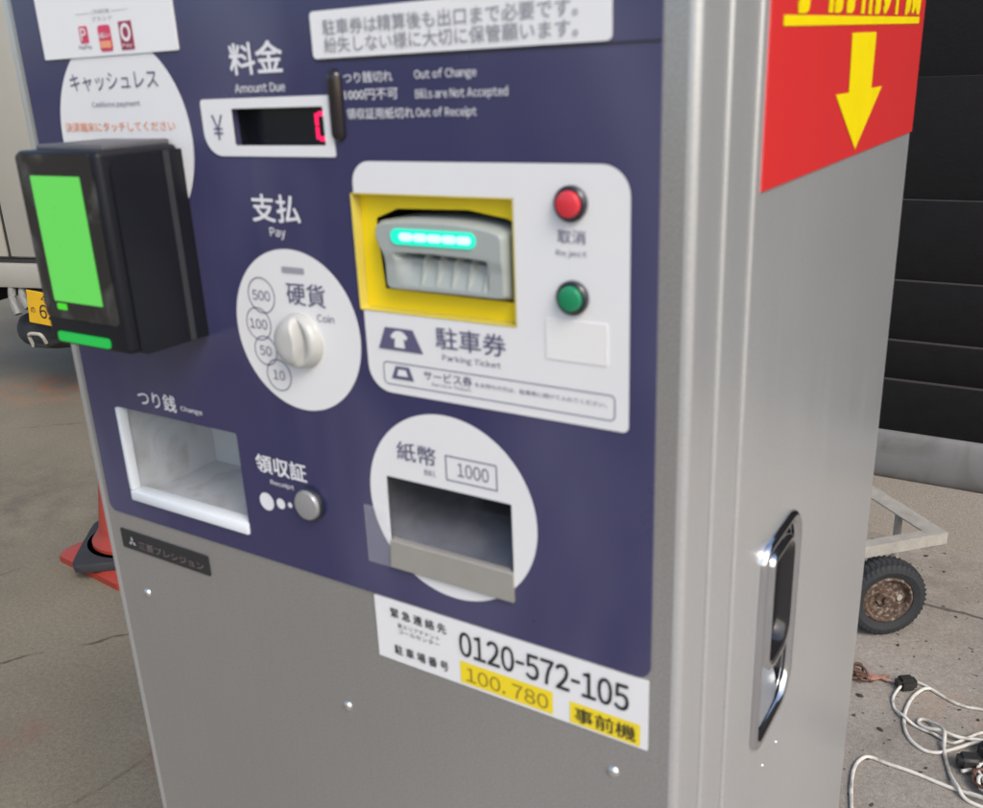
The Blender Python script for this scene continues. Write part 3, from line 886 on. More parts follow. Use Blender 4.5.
mp("light_strip", bm, 'led', inlet, 0)
bm = bmesh.new()
for k in range(5): plate(bm, rrect(-0.3568 + k * .0107, -0.3466 + k * .0107, -0.0928, -0.0880, 0.0023, 6), [], YFRONT - 0.0016, YFRONT - 0.0008, V)
mp("light_core", bm, 'led_core', inlet, 0)

# push buttons
def button(cx, cz, cap_m, rr=0.0100, rc=0.0074):
    bm = bmesh.new()
    lathe(bm, [(rr, 0), (rr, -0.0028), (rr - 0.0012, -0.0040), (rc + 0.0004, -0.0040), (rc + 0.0002, -0.001)], V(cx, -0.0018, cz), 'y', 48)
    b0 = mp("push_button", bm, 'ring', smooth=40)
    bm = bmesh.new()
    lathe(bm, [(rc, 0), (rc, -0.0052), (rc - 0.0008, -0.0064), (rc * 0.6, -0.0070), (0, -0.0072)], V(cx, -0.0018, cz), 'y', 48)
    mp("button_cap", bm, cap_m, b0, 40)
    return b0
button(-0.2385, -0.0668, 'red_btn')["label"] = "red reject button in a dark ring"
button(-0.2380, -0.1195, 'green_btn')["label"] = "green button in a dark ring"
b0 = button(-0.4630, -0.2978, pmat("grey button", (0.36, 0.36, 0.37), 0.35, 0.4), 0.0134, 0.0118)
b0["label"] = "grey receipt button in a dark ring"

# ------------------------------------------------------------------ change tray
bm = bmesh.new()
recess(bm, -0.6828, -0.5362, -0.3420, -0.2542, -0.0010, 0.096)
tray = mp("change_tray", bm, 'tray', smooth=0)
bm = bmesh.new()
box(bm, -0.6830, -0.5360, -0.0035, 0.010, -0.3425, -0.3325, 0.0016, 2, V)
box(bm, -0.6835, -0.6790, -0.0030, 0.006, -0.3325, -0.2545, 0.0010, 2, V)
mp("tray_lip", bm, 'tray_lip', tray, 30)

# ------------------------------------------------------------------ bill slot
bm = bmesh.new()
P0 = [(-0.3868, -0.2602, -0.0014), (-0.2852, -0.2602, -0.0014), (-0.2852, -0.3100, -0.0014), (-0.3868, -0.3100, -0.0014)]
P1 = [(-0.3870, -0.2640, 0.055), (-0.2850, -0.2640, 0.055), (-0.2850, -0.2850, 0.055), (-0.3870, -0.2850, 0.055)]
a_ = [bm.verts.new(V(x, y, z)) for x, z, y in P0]; b_ = [bm.verts.new(V(x, y, z)) for x, z, y in P1]
for i in range(4): bm.faces.new((a_[i], a_[(i + 1) % 4], b_[(i + 1) % 4], b_[i]))
bm.faces.new(b_)
slot = mp("bill_slot", bm, 'steel_dark', smooth=0)
bm = bmesh.new()
pr = [(0.016, -0.3065), (-0.0022, -0.3095), (-0.0034, -0.3105), (-0.0050, -0.3305), (-0.0040, -0.3315), (0.0, -0.3315)]
A = [bm.verts.new(V(-0.3872, y, z)) for y, z in pr]; B = [bm.verts.new(V(-0.2848, y, z)) for y, z in pr]
for i in range(len(pr) - 1): bm.faces.new((A[i], A[i + 1], B[i + 1], B[i]))
bm.faces.new(A); bm.faces.new(B)
mp("slot_lip", bm, 'flap', slot, 30)
bm = bmesh.new()
box(bm, -0.345, -0.300, 0.040, 0.052, -0.2795, -0.2755, 0.001, 1, V)
mp("note_entry", bm, 'black', slot, 0)
bm = bmesh.new()
box(bm, -0.4090, -0.3880, -0.0040, -0.0024, -0.3320, -0.2860, 0.0004, 1, V)
mp("clear_guard", bm, 'clear', slot, 0)

# ------------------------------------------------------------------ name plate, phone sticker, screws
bm = bmesh.new()
plate(bm, rrect(-0.7120, -0.5945, -0.3972, -0.3778, 0.0012, 3), [], -0.0012, 0.0, V)
npl = mp("name_plate", bm, 'name', smooth=0)
L = F(-0.0016)
bm = bmesh.new(); glyphs(bm, "三菱プレシジョン", -0.6880, -0.6010, -0.3935, -0.3855, L, 0.01)
mp("lettering", bm, 'name_ink', npl, 0)
bm = bmesh.new()
ec, es = (-0.6965, -0.3888), 0.0056
for a in (90, 210, 330):
    d = Vector((math.cos(R(a)), math.sin(R(a)))); n = Vector((-d.y, d.x))
    q = [Vector(ec), Vector(ec) + d * es * 0.5 + n * es * 0.29, Vector(ec) + d * es, Vector(ec) + d * es * 0.5 - n * es * 0.29]
    poly(bm, [tuple(v) for v in q], L)
mp("emblem", bm, 'name_mark', npl, 0)

bm = bmesh.new()
plate(bm, rrect(-0.4098, -0.1888, -0.4155, -0.3622, 0.0006, 2), [], -0.0008, 0.0, V)
ph = mp("phone_sticker", bm, 'paper', smooth=0)
L = F(-0.0012); L2 = F(-0.0016)
bm = bmesh.new()
glyphs(bm, "緊 急 連 絡 先", -0.3945, -0.3440, -0.3765, -0.3682, L2, 0.012)
glyphs(bm, "東エリアテナント", -0.3890, -0.3505, -0.3842, -0.3802, L2)
glyphs(bm, "コールセンター", -0.3885, -0.3508, -0.3892, -0.3852, L2)
glyphs(bm, "駐 車 場 番 号", -0.3935, -0.3440, -0.4085, -0.4000, L2, 0.012)
glyphs(bm, "0120-572-105", -0.3330, -0.2015, -0.3900, -0.3693, L2, 0.012)
glyphs(bm, "事前機", -0.2410, -0.1965, -0.4115, -0.3995, L2, 0.008)
mp("lettering", bm, 'ink_black', ph, 0)
bm = bmesh.new()
poly(bm, [(-0.3337, -0.4130), (-0.2578, -0.4130), (-0.2578, -0.3948), (-0.3337, -0.3948)], L)
poly(bm, [(-0.2447, -0.4138), (-0.1937, -0.4138), (-0.1937, -0.3970), (-0.2447, -0.3970)], L)
mp("yellow_patch", bm, 'ink_yellow', ph, 0)
bm = bmesh.new(); glyphs(bm, "100. 780", -0.3285, -0.2612, -0.4103, -0.3985, L2, 0.0)
mp("brown_lettering", bm, 'ink_brown', ph, 0)

for (x, z) in ((-0.690, -0.4412), (-0.450, -0.4785), (-0.213, -0.4430), (-0.690, -0.80), (-0.213, -0.80)):
    bm = bmesh.new()
    lathe(bm, [(0.0044, 0), (0.0042, -0.0007), (0.0034, -0.0017), (0.0018, -0.0024), (0, -0.0026)], V(x, 0, z), 'y', 24)
    mp("screw", bm, 'screw', smooth=60)

# ------------------------------------------------------------------ card reader
RX0, RX1, RZ0, RZ1, RD = -0.6450, -0.5525, -0.1745, -0.0345, 0.070
bm = bmesh.new()
box(bm, RX0, RX1, -RD, -0.0016, RZ0, RZ1, 0.0045, 4, V)
rd = mp("card_reader", bm, 'reader', smooth=50)
# side cover, raised from the right side, with a rounded front corner and a grey groove strip
bm = bmesh.new()
sidef = lambda x0: (lambda a, y, b: V(x0 + y, a, b))
lp = rrect(-0.062, -0.0005, RZ0 - 0.0015, RZ1 - 0.0035, rs=(0.002, 0.012, 0.005, 0.002), n=8)
plate(bm, lp, [], 0.0022, -0.004, sidef(RX1))
mp("side_cover", bm, 'reader', rd, 30)
bm = bmesh.new()
plate(bm, [(-0.0185, RZ0 - 0.001), (-0.0135, RZ0 - 0.001), (-0.0135, RZ1 - 0.0035), (-0.0185, RZ1 - 0.0035)], [], 0.0027, 0.0, sidef(RX1))
mp("grey_strip", bm, 'reader_grey', rd, 0)
bm = bmesh.new()
plate(bm, rrect(RX0 + 0.002, RX1 - 0.006, RZ0 + 0.021, RZ1 - 0.002, 0.004), [], -RD - 0.0006, -RD, V)
mp("display_glass", bm, 'glass_black', rd, 0)
bm = bmesh.new()
plate(bm, rrect(-0.6290, -0.5735, -0.1405, -0.0512, 0.0008, 2), [], -RD - 0.0010, -RD, V)
mp("green_screen", bm, 'green_screen', rd, 0)
bm = bmesh.new()
plate(bm, rrect(-0.6270, -0.6160, -0.1468, -0.1422, 0.0010, 2), [], -RD - 0.0011, -RD, V)
mp("indicator", bm, 'green_dot', rd, 0)
bm = bmesh.new()
plate(bm, rrect(-0.6330, -0.5730, -0.1712, -0.1640, 0.0025, 5), [], -RD - 0.0014, -RD, V)
mp("light_bar", bm, 'green_bar', rd, 0)
bm = bmesh.new()
box(bm, RX0 + 0.012, RX1 - 0.006, -0.060, -0.004, RZ1 - 0.001, RZ1 + 0.0035, 0.0015, 2, V)
mp("top_cap", bm, pmat("reader top cap", (0.10, 0.10, 0.11), 0.45), rd, 30)

# ------------------------------------------------------------------ red sign on the right side
sx = x3_
S = lambda d: (lambda a, b: V(sx + d, a, b))
bm = bmesh.new()
plate(bm, [(0.098, -0.0705), (0.621, -0.0705), (0.621, 0.262), (0.098, 0.262)], [], 0.0012, 0.0, lambda a, y, b: V(sx + y, a, b))
sign = mp("side_sign", bm, 'sign_red', smooth=0)
bm = bmesh.new()
L = S(0.0017)
tilt = lambda y, z: L(y, z + (y - 0.12) * 0.025)
glyphs(bm, "事前精算機", 0.125, 0.590, 0.0285, 0.128, tilt, 0.03)
mp("lettering", bm, 'sign_yellow', sign, 0)
bm = bmesh.new()
poly(bm, [(0.120, 0.0215), (0.590, 0.0215), (0.590, 0.0275), (0.120, 0.0275)], tilt)
poly(bm, [(0.302, 0.0205), (0.389, 0.0225), (0.388, -0.0205), (0.432, -0.0205), (0.345, -0.0660), (0.264, -0.0215), (0.306, -0.0215)], L)
mp("arrow", bm, 'sign_yellow', sign, 0)

# ------------------------------------------------------------------ recessed chrome handle on the right side
HS = lambda a, y, b: V(sx + y, a + HDY, b + HDZ)
ho = rrect(0.166, 0.270, -0.533, -0.346, rs=(0.030, 0.016, 0.016, 0.030), n=8)
hi = rrect(0.176, 0.262, -0.524, -0.355, rs=(0.026, 0.010, 0.010, 0.026), n=8)
bm = bmesh.new()
def loops(bm, seq):
    prev = None
    for lp, d in seq:
        cur = [bm.verts.new(HS(a, d, b)) for a, b in lp]
        if prev:
            for i in range(len(cur)):
                j = (i + 1) % len(cur); bm.faces.new((prev[i], prev[j], cur[j], cur[i]))
        prev = cur
    return prev
def lerp(a, b, t): return [(p[0] * (1 - t) + q[0] * t, p[1] * (1 - t) + q[1] * t) for p, q in zip(a, b)]
loops(bm, [(ho, 0.0), (lerp(ho, hi, .04), 0.003), (lerp(ho, hi, .15), 0.0045), (lerp(ho, hi, .4), 0.0056), (lerp(ho, hi, .7), 0.005), (lerp(ho, hi, .9), 0.0033), (hi, 0.001), (lerp(ho, hi, 1.1), -0.002)])
hd = mp("door_handle", bm, 'chrome', smooth=60)
bm = bmesh.new()
cen = (0.219, -0.440)
sh = lambda lp, k: [(cen[0] + (a - cen[0]) * k, cen[1] + (b - cen[1]) * k) for a, b in lp]
last = loops(bm, [(lerp(ho, hi, 1.08), 0.001), (sh(hi, .985), -0.012), (sh(hi, .96), -0.022), (sh(hi, .85), -0.027), (sh(hi, .4), -0.028)])
bm.faces.new(last)
mp("handle_cup", bm, 'gloss_black', hd, 60)
bm = bmesh.new()
nb = 10
prev = None
for k in range(nb + 1):
    t = k / nb
    zz = -0.476 - 0.048 * t; dd = -0.018 + 0.0185 * t ** 1.2
    cur = [bm.verts.new(HS(0.177, dd - 0.001, zz)), bm.verts.new(HS(0.219, dd - 0.004 * (1 - t), zz)), bm.verts.new(HS(0.2615 - 0.012 * t ** 3, dd - 0.001, zz))]
    if prev:
        bm.faces.new((prev[0], prev[1], cur[1], cur[0])); bm.faces.new((prev[1], prev[2], cur[2], cur[1]))
    prev = cur
mp("handle_bowl", bm, 'bowl', hd, 60)
bm = bmesh.new()
lv = rrect(0.186, 0.250, -0.470, -0.362, rs=(0.020, 0.008, 0.022, 0.022), n=8)
c2 = (0.218, -0.416)
sh2 = lambda k: [(c2[0] + (a - c2[0]) * k, c2[1] + (b - c2[1]) * k) for a, b in lv]
last = loops(bm, [(lv, -0.016), (lv, 0.001), (sh2(.96), 0.0045), (sh2(.90), 0.0052), (sh2(.84), 0.003), (sh2(.76), -0.004), (sh2(.4), -0.006)])
bm.faces.new(last)
mp("handle_lever", bm, 'gloss_black', hd, 50)
bm = bmesh.new()
loops(bm, [(sh2(1.005), -0.004), (sh2(1.0), 0.0046), (sh2(.955), 0.0062), (sh2(.91), 0.0056)])
mp("lever_rim", bm, 'chrome', hd, 60)
for (y, z) in ((0.238 - HDY, -0.571 - HDZ), (0.197 - HDY, -0.566 - HDZ)):
    bm = bmesh.new()
    t = bmesh.new(); bmesh.ops.create_uvsphere(t, u_segments=16, v_segments=8, radius=0.0022)
    for v in t.verts: v.co = Vector(HS(y + v.co.y, v.co.x * 0.6, z + v.co.z))
    merge(bm, t)
    mp("rivet", bm, 'screw', smooth=60)

# ------------------------------------------------------------------ hand cart behind the machine
cart = thing("hand_cart", "galvanised angle iron hand cart with a rusty rimmed black rubber wheel", "cart", (0.0, 2.05, 0.004))
CA = math.atan2(0.19, 0.18)             # direction of the front bar
cd = Vector((math.cos(CA), math.sin(CA), 0)); ce = Vector((-math.sin(CA), math.cos(CA), 0))
corner = Vector((0.264, 2.122, 0))
def cpt(a, b, z):
    p = corner - cd * a + ce * b; return Vector((p.x, p.y, z))
corg = (0.0, 2.05, 0.0)
def angle_bar(p, q, side, wv=0.034):
    """L section: upright leg plus an inward flat leg"""
    bm = bmesh.new()
    d = (q - p).normalized(); n = Vector((-d.y, d.x, 0)) * side
    t = 0.004
    sec = [(0, 0), (0, 0.034), (wv, 0.034), (wv, 0.034 - t), (t, 0.034 - t), (t, 0)]
    A = [bm.verts.new(p + n * a + Vector((0, 0, b))) for a, b in sec]; B = [bm.verts.new(q + n * a + Vector((0, 0, b))) for a, b in sec]
    for i in range(6): bm.faces.new((A[i], A[(i + 1) % 6], B[(i + 1) % 6], B[i]))
    bm.faces.new(A); bm.faces.new(B)
    return bm
LB, WB = 0.95, 0.58
for k_, (p, q, s) in enumerate(((cpt(LB, 0, .226), cpt(0, 0, .226), 1), (cpt(0.0005, 0.0045, .2265), cpt(0.0005, WB - .0045, .2265), 1), (cpt(0, WB, .226), cpt(LB, WB, .226), 1), (cpt(LB - .0005, WB - .0045, .2265), cpt(LB - .0005, .0045, .2265), 1))):
    link("frame_bar", angle_bar(p, q, s, 0.058 if k_ == 1 else 0.034), 'galv', cart, corg, 0)
bm = bmesh.new()
tube(bm, [cpt(0.030, 0.165, 0.0), cpt(0.030, 0.165, 0.258)], 0.011, 12)
link("prop_leg", bm, 'galv', cart, corg, 30)
bm = bmesh.new()
for b in (0.08, 0.5):
    tube(bm, [cpt(0.17, b, 0.222), cpt(0.17, b, 0.112)], 0.012, 10)
tube(bm, [cpt(0.17, -0.045, 0.112), cpt(0.17, WB + 0.045, 0.112)], 0.009, 10)
link("axle", bm, 'galv', cart, corg, 30)

def wheel(name, centre, yaw, R0, W_, parent, rim_m, lugs=44):
    """tyre with tread lugs and a dished rim; local y is the axle"""
    def put(bm): 
        bmesh.ops.rotate(bm, cent=(0, 0, 0), matrix=Matrix.Rotation(yaw, 3, 'Z'), verts=bm.verts)
        bmesh.ops.translate(bm, vec=Vector(centre), verts=bm.verts)
    hub = bmesh.new()
    r1 = R0 * 0.60
    n = lugs * 4
    prof = [(r1, -W_ * .34), (r1 + .004, -W_ * .44), (R0 * .78, -W_ * .52), (R0 * .90, -W_ * .49), (R0 * .965, -W_ * .40), (R0 * .99, -W_ * .2), (R0, 0), (R0 * .99, W_ * .2), (R0 * .965, W_ * .40), (R0 * .90, W_ * .49), (R0 * .78, W_ * .52), (r1 + .004, W_ * .44), (r1, W_ * .34)]
    rings = []
    for k, (r, y) in enumerate(prof):
        ring = []
        for i in range(n):
            t = 2 * math.pi * i / n
            up = 1 if (i % 4) in (0, 1) else 0
            if k % 2 == 0 and 3 < k < 9: up = 1 if ((i + 2) % 4) in (0, 1) else 0
            rr = r - (R0 * 0.045 if (3 <= k <= 9 and not up and k != 6) else 0)
            ring.append(hub.verts.new((rr * math.cos(t), y, rr * math.sin(t))))
        rings.append(ring)
    for a, b in zip(rings, rings[1:]):
        for i in range(n): hub.faces.new((a[i], a[(i + 1) % n], b[(i + 1) % n], b[i]))
    put(hub)
    o = link(name, hub, 'rubber', parent, corg if parent is cart else (0, 0, 0), 25)
    bm = bmesh.new()
    lathe(bm, [(r1 + .003, W_ * .40), (r1 + .003, -W_ * .40), (r1 - .004, -W_ * .46), (r1 - .008, -W_ * .40), (r1 * .80, -W_ * .22), (r1 * .45, -W_ * .20), (r1 * .38, -W_ * .30), (r1 * .20, -W_ * .34), (r1 * .18, -W_ * .44), (0, -W_ * .44)], (0, 0, 0), 'y', 48)
    put(bm)
    link("rim", bm, rim_m, o, corg if parent is cart else (0, 0, 0), 30)
    return o
wc = cpt(0.125, -0.045, 0)
wheel("wheel", (0.138, 1.962, 0.112), R(36), 0.112, 0.070, cart, 'rust')
wc2 = cpt(0.17, WB + 0.045, 0)
wheel("wheel", (wc2.x, wc2.y, 0.112), CA, 0.112, 0.070, cart, 'rust')
# a prop leg keeps the frame level
for a, b in ((0.85, 0.06), (0.85, 0.52)):
    bm = bmesh.new(); tube(bm, [cpt(a, b, 0.0), cpt(a, b, 0.228)], 0.011, 10)
    link("prop_leg", bm, 'galv', cart, corg, 30)

# ------------------------------------------------------------------ cables on the ground
CG = "white cables lying on the pale concrete"
def cable(pts, label, m='cable', r=0.0043, name="power_cable", cat="cable", group=CG, lift=None):
    P = []
    for i, p in enumerate(pts):
        h = 0.004 + r + (lift[i] if lift else 0.0)
        P.append((p[0], p[1], h))
    bm = bmesh.new(); tube(bm, spline(P, 8), r, 10)
    o = link(name, bm, m, None, (P[0][0], P[0][1], 0.0), 60)
    o.location = (P[0][0], P[0][1], 0.0)
    tag(o, label, cat, group); return o
cable([(0.235, 1.15), (0.217, 1.24), (0.202, 1.308), (0.197, 1.365), (0.205, 1.403), (0.221, 1.417), (0.252, 1.414), (0.309, 1.412), (0.360, 1.405), (0.398, 1.401), (0.47, 1.40)],
      "white cable arching nearest the machine, along the bottom of the cables")
o = cable([(0.254, 1.750), (0.268, 1.757), (0.300, 1.745), (0.351, 1.717), (0.388, 1.711), (0.421, 1.718), (0.56, 1.73)],
      "white cable running right from the black plug, farthest from the viewer")
bm = bmesh.new()
t = bmesh.new(); bmesh.ops.create_cube(t, size=1.0)
bmesh.ops.bevel(t, geom=list(t.edges), offset=0.22, segments=4, affect='EDGES')
for v in t.verts:
    q = Matrix.Rotation(R(35), 3, 'Z') @ Vector((v.co.x * .048, v.co.y * .036, v.co.z * .034)); v.co = q + Vector((0.245, 1.722, 0.021))
merge(bm, t)
link("plug", bm, 'cable_dark', o, (0.254, 1.750, 0.0), 50)
cable([(0.300, 1.738), (0.283, 1.726), (0.266, 1.684), (0.261, 1.622), (0.268, 1.565), (0.286, 1.525), (0.312, 1.503), (0.335, 1.500), (0.358, 1.513), (0.389, 1.546), (0.43, 1.58), (0.50, 1.60)],
      "white cable in a wide C curve just right of the black plug", lift=[0.006, .004, 0, 0, 0, 0, 0, 0, 0, .002, .008, 0])
cable([(0.236, 1.705), (0.228, 1.68), (0.227, 1.653), (0.239, 1.619), (0.262, 1.592), (0.292, 1.578), (0.334, 1.564), (0.371, 1.556), (0.402, 1.586), (0.429, 1.630), (0.50, 1.68)],
      "white cable dropping from the near side of the black plug", lift=[.012, .004, 0, 0, .009, .0, .004, 0, .006, 0, 0], r=0.0036)
cable([(0.52, 1.61), (0.433, 1.593), (0.386, 1.573), (0.347, 1.571), (0.314, 1.578), (0.295, 1.593), (0.298, 1.610), (0.319, 1.606), (0.351, 1.570), (0.360, 1.518), (0.379, 1.452), (0.400, 1.402), (0.425, 1.378), (0.49, 1.372)],
      "white cable twisted into a small tight loop in the middle", lift=[0, .004, .009, .014, .004, 0, 0, .004, .018, .004, 0, .010, 0, 0])
# brown frayed wires by the machine
fr = thing("frayed_wires", "bundle of brown frayed wires with pinkish ends beside the machine's foot", "wires", (0.12, 1.72, 0.004))
for k in range(14):
    a = (0.02 + rnd.uniform(-.03, .03), 1.72 + rnd.uniform(-.06, .08)); 
    bm = bmesh.new()
    P = [(a[0], a[1], 0.012 + rnd.random() * .03), (0.075 + rnd.uniform(-.02, .02), 1.72 + rnd.uniform(-.05, .06), 0.012 + rnd.random() * .035), (0.125 + rnd.uniform(-.015, .015), 1.712 + rnd.uniform(-.03, .03), 0.012 + rnd.random() * .02), (0.150 + rnd.uniform(-.015, .02), 1.716 + rnd.uniform(-.016, .016), 0.010)]
    tube(bm, spline(P, 6), 0.0030, 8)
    link("wire", bm, 'brown', fr, (0.12, 1.72, 0.004), 60)
for k in range(4):
    bm = bmesh.new()
    P = [(0.145, 1.714 + k * .004, 0.012), (0.168, 1.718 + rnd.uniform(-.01, .012), 0.014), (0.195 + rnd.uniform(-.012, .02), 1.728 + rnd.uniform(-.012, .022), 0.010)]
    tube(bm, spline(P, 6), 0.0034, 8)
    link("bare_end", bm, 'copper', fr, (0.12, 1.72, 0.004), 60)
bm = bmesh.new(); tube(bm, spline([(0.188, 1.732, .010), (0.205, 1.728, .011), (0.226, 1.724, .016)], 6), 0.0032, 8)
link("lead", bm, pmat("pale pink lead", (0.55, 0.42, 0.34), 0.5), fr, (0.12, 1.72, 0.004), 60)
# dark pile at the right edge
pile = thing("cable_pile", "dark pile of coiled cables and black plugs at the right edge", "cable pile", (0.45, 1.47, 0.004))
porg = (0.45, 1.47, 0.004)
for (x, y, z, s, rot_) in ((0.413, 1.487, .024, .042, 20), (0.445, 1.553, .022, .040, 70), (0.470, 1.50, .026, .05, 40)):
    bm = bmesh.new(); t = bmesh.new(); bmesh.ops.create_cube(t, size=1.0)
    bmesh.ops.bevel(t, geom=list(t.edges), offset=0.2, segments=3, affect='EDGES')
    for v in t.verts: v.co = Matrix.Rotation(R(rot_), 3, 'Z') @ Vector((v.co.x * s * 1.15, v.co.y * s * .85, v.co.z * .036)) + Vector((x, y, z))
    merge(bm, t); link("plug", bm, 'cable_dark', pile, porg, 50)
for k in range(7):
    bm = bmesh.new(); cx, cy = 0.475 + rnd.uniform(-.015, .02), 1.45 + rnd.uniform(-.02, .03); rr = 0.055 + rnd.uniform(-.02, .015)
    a0 = rnd.uniform(0, 360)
    P = [(cx + rr * math.cos(R(a0 + 40 * i)), cy + rr * .8 * math.sin(R(a0 + 40 * i)), 0.012 + .02 * rnd.random()) for i in range(8)]
    tube(bm, spline(P, 6), 0.0042, 8)
    link("coil", bm, ('cable', 'cable', 'brown', 'cable_dark')[k % 4], pile, porg, 60)

# ------------------------------------------------------------------ loose grit on the pale concrete
bm = bmesh.new()
for k in range(420):
    x = rnd.uniform(-0.3, 1.1); y = rnd.uniform(0.9, 2.5); r = 0.0012 + 0.0055 * rnd.random() ** 4
    t = bmesh.new(); bmesh.ops.create_icosphere(t, subdivisions=1, radius=r)
    sx_, sy_, a = rnd.uniform(.7, 1.8), rnd.uniform(.5, 1.1), rnd.uniform(0, 6.28)
    for v in t.verts:
        q = Matrix.Rotation(a, 3, 'Z') @ Vector((v.co.x * sx_ * rnd.uniform(.8, 1.2), v.co.y * sy_, v.co.z * .55)); v.co = q + Vector((x, y, 0.004 + r * .4))
    merge(bm, t)
gr_ = link("grit", bm, pmat("dark grit", (0.045, 0.038, 0.030), 0.8, noise=0.4, nscale=8), None, smooth=0)
gr_["kind"] = "stuff"; gr_["label"] = "dark grit and crumbs scattered over the pale concrete"; gr_["category"] = "grit"

# ------------------------------------------------------------------ traffic cone
cone = thing("traffic_cone", "red traffic cone with a black rubber weight ring on its base", "traffic cone", (-2.15, 1.28, 0.0), R(0))
def sq(r, a0, z, n=4, cut=0.12):
    P = []
    for k in range(n):
        for s in (-1, 1):
            a = R(a0 + 360 / n * k) ; d = Vector((math.cos(a), math.sin(a), 0)); q = Vector((-d.y, d.x, 0))
            P.append(d * r * (1 - cut * .5) + q * s * r * cut * .6 + Vector((0, 0, z)))
    return P
def stack(bm, loops_):
    prev = None
    for lp in loops_:
        cur = [bm.verts.new(p) for p in lp]
        if prev:
            for i in range(len(cur)): bm.faces.new((prev[i], prev[(i + 1) % len(cur)], cur[(i + 1) % len(cur)], cur[i]))
        prev = cur
    return prev
bm = bmesh.new()
l = stack(bm, [sq(.28, -140, 0), sq(.28, -140, .022), sq(.26, -140, .032)]); bm.faces.new(l)
link("base", bm, 'cone_red', cone, smooth=30)
bm = bmesh.new()
n = 40
def crc(r, z): return [Vector((r * math.cos(2 * math.pi * i / n), r * math.sin(2 * math.pi * i / n), z)) for i in range(n)]
l = stack(bm, [crc(.150, .030), crc(.148, .075), crc(.128, .10), crc(.120, .115), crc(.030, .68), crc(.026, .70), crc(.018, .702)]); bm.faces.new(l)
link("cone_body", bm, 'cone_red', cone, smooth=35)
bm = bmesh.new()
def rs_(r, z, a0):
    out = []
    for i in range(n):
        t = 360 * i / n
        d = Vector((math.cos(R(t + a0)), math.sin(R(t + a0)), 0))
        m_ = 1 / (abs(math.cos(R(t))) ** 8 + abs(math.sin(R(t))) ** 8) ** (1 / 8)
        out.append(d * r * m_ + Vector((0, 0, z)))
    return out
W0 = 131
stack(bm, [crc(.158, .034), rs_(.186, .034, W0), rs_(.188, .050, W0), rs_(.181, .062, W0), crc(.165, .064), crc(.158, .058), crc(.158, .034)])
link("weight_ring", bm, 'rubber', cone, smooth=40)

# ------------------------------------------------------------------ parked truck at the left
TA = math.atan2(0.242, 0.97)
TL = (-3.890, 2.124, 0.0)
truck = thing("parked_truck", "pale grey box truck seen from behind with yellow plate and spare tyre slung below", "truck", TL, TA)
# local: x along the rear, y forwards (away from the viewer), z up
def tk(name, bm, m, parent=None, smooth=30): return link(name, bm, m, parent or truck, (0, 0, 0), smooth)
bm = bmesh.new()
box(bm, -0.62, 0.86, 0.02, 1.95, 0.755, 1.95, 0.012, 2)
body = tk("box_body", bm, 'truck')
for x0, x1 in ((-0.60, -0.113), (-0.088, 0.84)):
    bm = bmesh.new(); box(bm, x0, x1, -0.006, 0.018, 0.770, 1.93, 0.004, 2)
    dr = tk("rear_door", bm, 'truck', body)
bm = bmesh.new(); box(bm, -0.112, -0.089, 0.004, 0.019, 0.765, 1.93, 0)
tk("door_seal", bm, 'truck_dark', body, 0)
bm = bmesh.new(); box(bm, -0.20, -0.175, -0.02, -0.006, 1.15, 1.26, 0.004, 2)
tk("door_latch", bm, 'truck_beam', body)
bm = bmesh.new()
for k in range(3): box(bm, -0.265, -0.225, -0.0085, -0.006, 1.720 + k * .018, 1.727 + k * .018, 0)
tk("door_marking", bm, pmat("faded marking", (0.2, 0.2, 0.18), 0.6), body, 0)
bm = bmesh.new(); box(bm, -0.66, 0.90, -0.035, 0.06, 0.620, 0.738, 0.008, 2)
tk("rear_beam", bm, 'truck_beam')
bm = bmesh.new(); box(bm, -0.64, 0.88, 0.0, 0.05, 0.738, 0.757, 0)
tk("beam_gap", bm, 'truck_dark', None, 0)
bm = bmesh.new()
box(bm, -0.50, -0.40, 0.08, 2.9, 0.50, 0.62, 0.004, 1); box(bm, 0.62, 0.72, 0.08, 2.9, 0.50, 0.62, 0.004, 1); box(bm, -0.5, 0.72, 0.5, 0.6, 0.42, 0.62, 0.004, 1)
box(bm, -0.62, 0.86, 0.12, 1.95, 0.6201, 0.754, 0)
tk("chassis", bm, 'truck_dark')
for pts in (((-0.118, -0.01, .625), (-0.112, -0.03, .56), (-0.080, -0.045, .49)), ((-0.062, 0.0, .62), (-0.055, -0.02, .57), (-0.022, -0.03, .52))):
    bm = bmesh.new(); tube(bm, spline(pts, 6), 0.020, 8)
    tk("hanger", bm, 'hanger')
bm = bmesh.new(); box(bm, 0, 0.33, -0.012, -0.006, -0.0825, 0.0825, 0.002, 1)
for v in bm.verts:
    q = Matrix.Rotation(R(7), 3, 'Y') @ v.co; v.co = q + Vector((0.0, -0.045, 0.537))
pl = tk("license_plate", bm, 'plate')
bm = bmesh.new()
def PF(a, b):
    q = Matrix.Rotation(R(7), 3, 'Y') @ Vector((a, -0.0126, b)); return q + Vector((0, -0.045, 0.537))
glyphs(bm, "62", 0.070, 0.165, -0.050, 0.022, PF, 0.01)
glyphs(bm, "の", 0.018, 0.044, -0.030, 0.000, PF, 0.01)
glyphs(bm, "480", 0.085, 0.20, 0.035, 0.070, PF, 0.008)
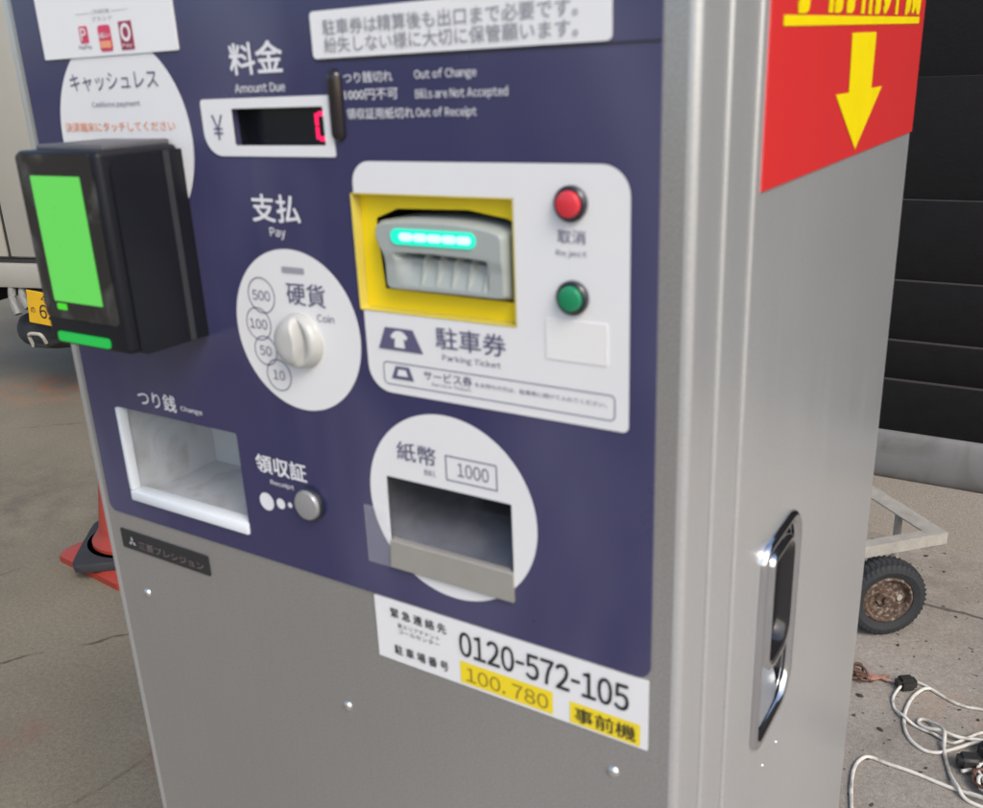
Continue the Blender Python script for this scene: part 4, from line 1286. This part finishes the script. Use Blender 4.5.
tk("lettering", bm, 'ink_black', pl, 0)
bm = bmesh.new()
prof = [(0.14, .01), (0.20, -0.005), (0.245, 0.02), (0.262, 0.05), (0.265, 0.075), (0.262, 0.10), (0.245, 0.135), (0.20, 0.15), (0.14, 0.14), (0.0, 0.13)]
lathe(bm, prof, (-0.065, 0.275, 0.285), 'z', 48)
tk("spare_tyre", bm, 'rubber', None, 50)
bm = bmesh.new(); tube(bm, spline([(0.030, -0.10, .345), (0.030, -0.115, .400), (0.045, -0.118, .414), (0.095, -0.118, .414), (0.112, -0.115, .40), (0.112, -0.10, .365)], 5), 0.009, 8)
tk("tow_hook", bm, 'truck_beam')
bm = bmesh.new(); box(bm, 0.03, 0.112, -0.105, 0.0, 0.34, 0.36, 0.004, 1); tk("hook_mount", bm, 'truck_dark')
for x in (-0.46, 0.70):
    for y in (1.12, 2.75):
        bm = bmesh.new()
        lathe(bm, [(0, -.07), (.15, -.07), (.17, -.078), (.24, -.07), (.262, -.045), (.265, 0), (.262, .045), (.24, .07), (.17, .078), (.15, .07), (0, .07)], (0, 0, 0), 'y', 40)
        for v in bm.verts: v.co = Vector((v.co.y + x, v.co.x + y, v.co.z + .265))
        tk("tyre", bm, 'rubber', None, 40)
bm = bmesh.new()
pr = [(2.0, .45), (3.25, .45), (3.30, .75), (3.25, 1.05), (2.95, 1.62), (2.85, 1.70), (2.0, 1.70)]
A = [bm.verts.new((-0.60, y, z)) for y, z in pr]; B = [bm.verts.new((0.84, y, z)) for y, z in pr]
for i in range(len(pr)): bm.faces.new((A[i], A[(i + 1) % len(pr)], B[(i + 1) % len(pr)], B[i]))
bm.faces.new(A); bm.faces.new(B)
cab = tk("cab", bm, 'truck')
bm = bmesh.new()
n_ = Vector((0, 0.57, 0.30)).normalized() * 0.006
poly(bm, [(-0.52, 0), (0.76, 0), (0.70, 1), (-0.46, 1)], lambda a, b: Vector((a, 3.22 - b * 0.255, 1.107 + b * 0.485)) + n_)
tk("windscreen", bm, 'glass_black', cab, 0)
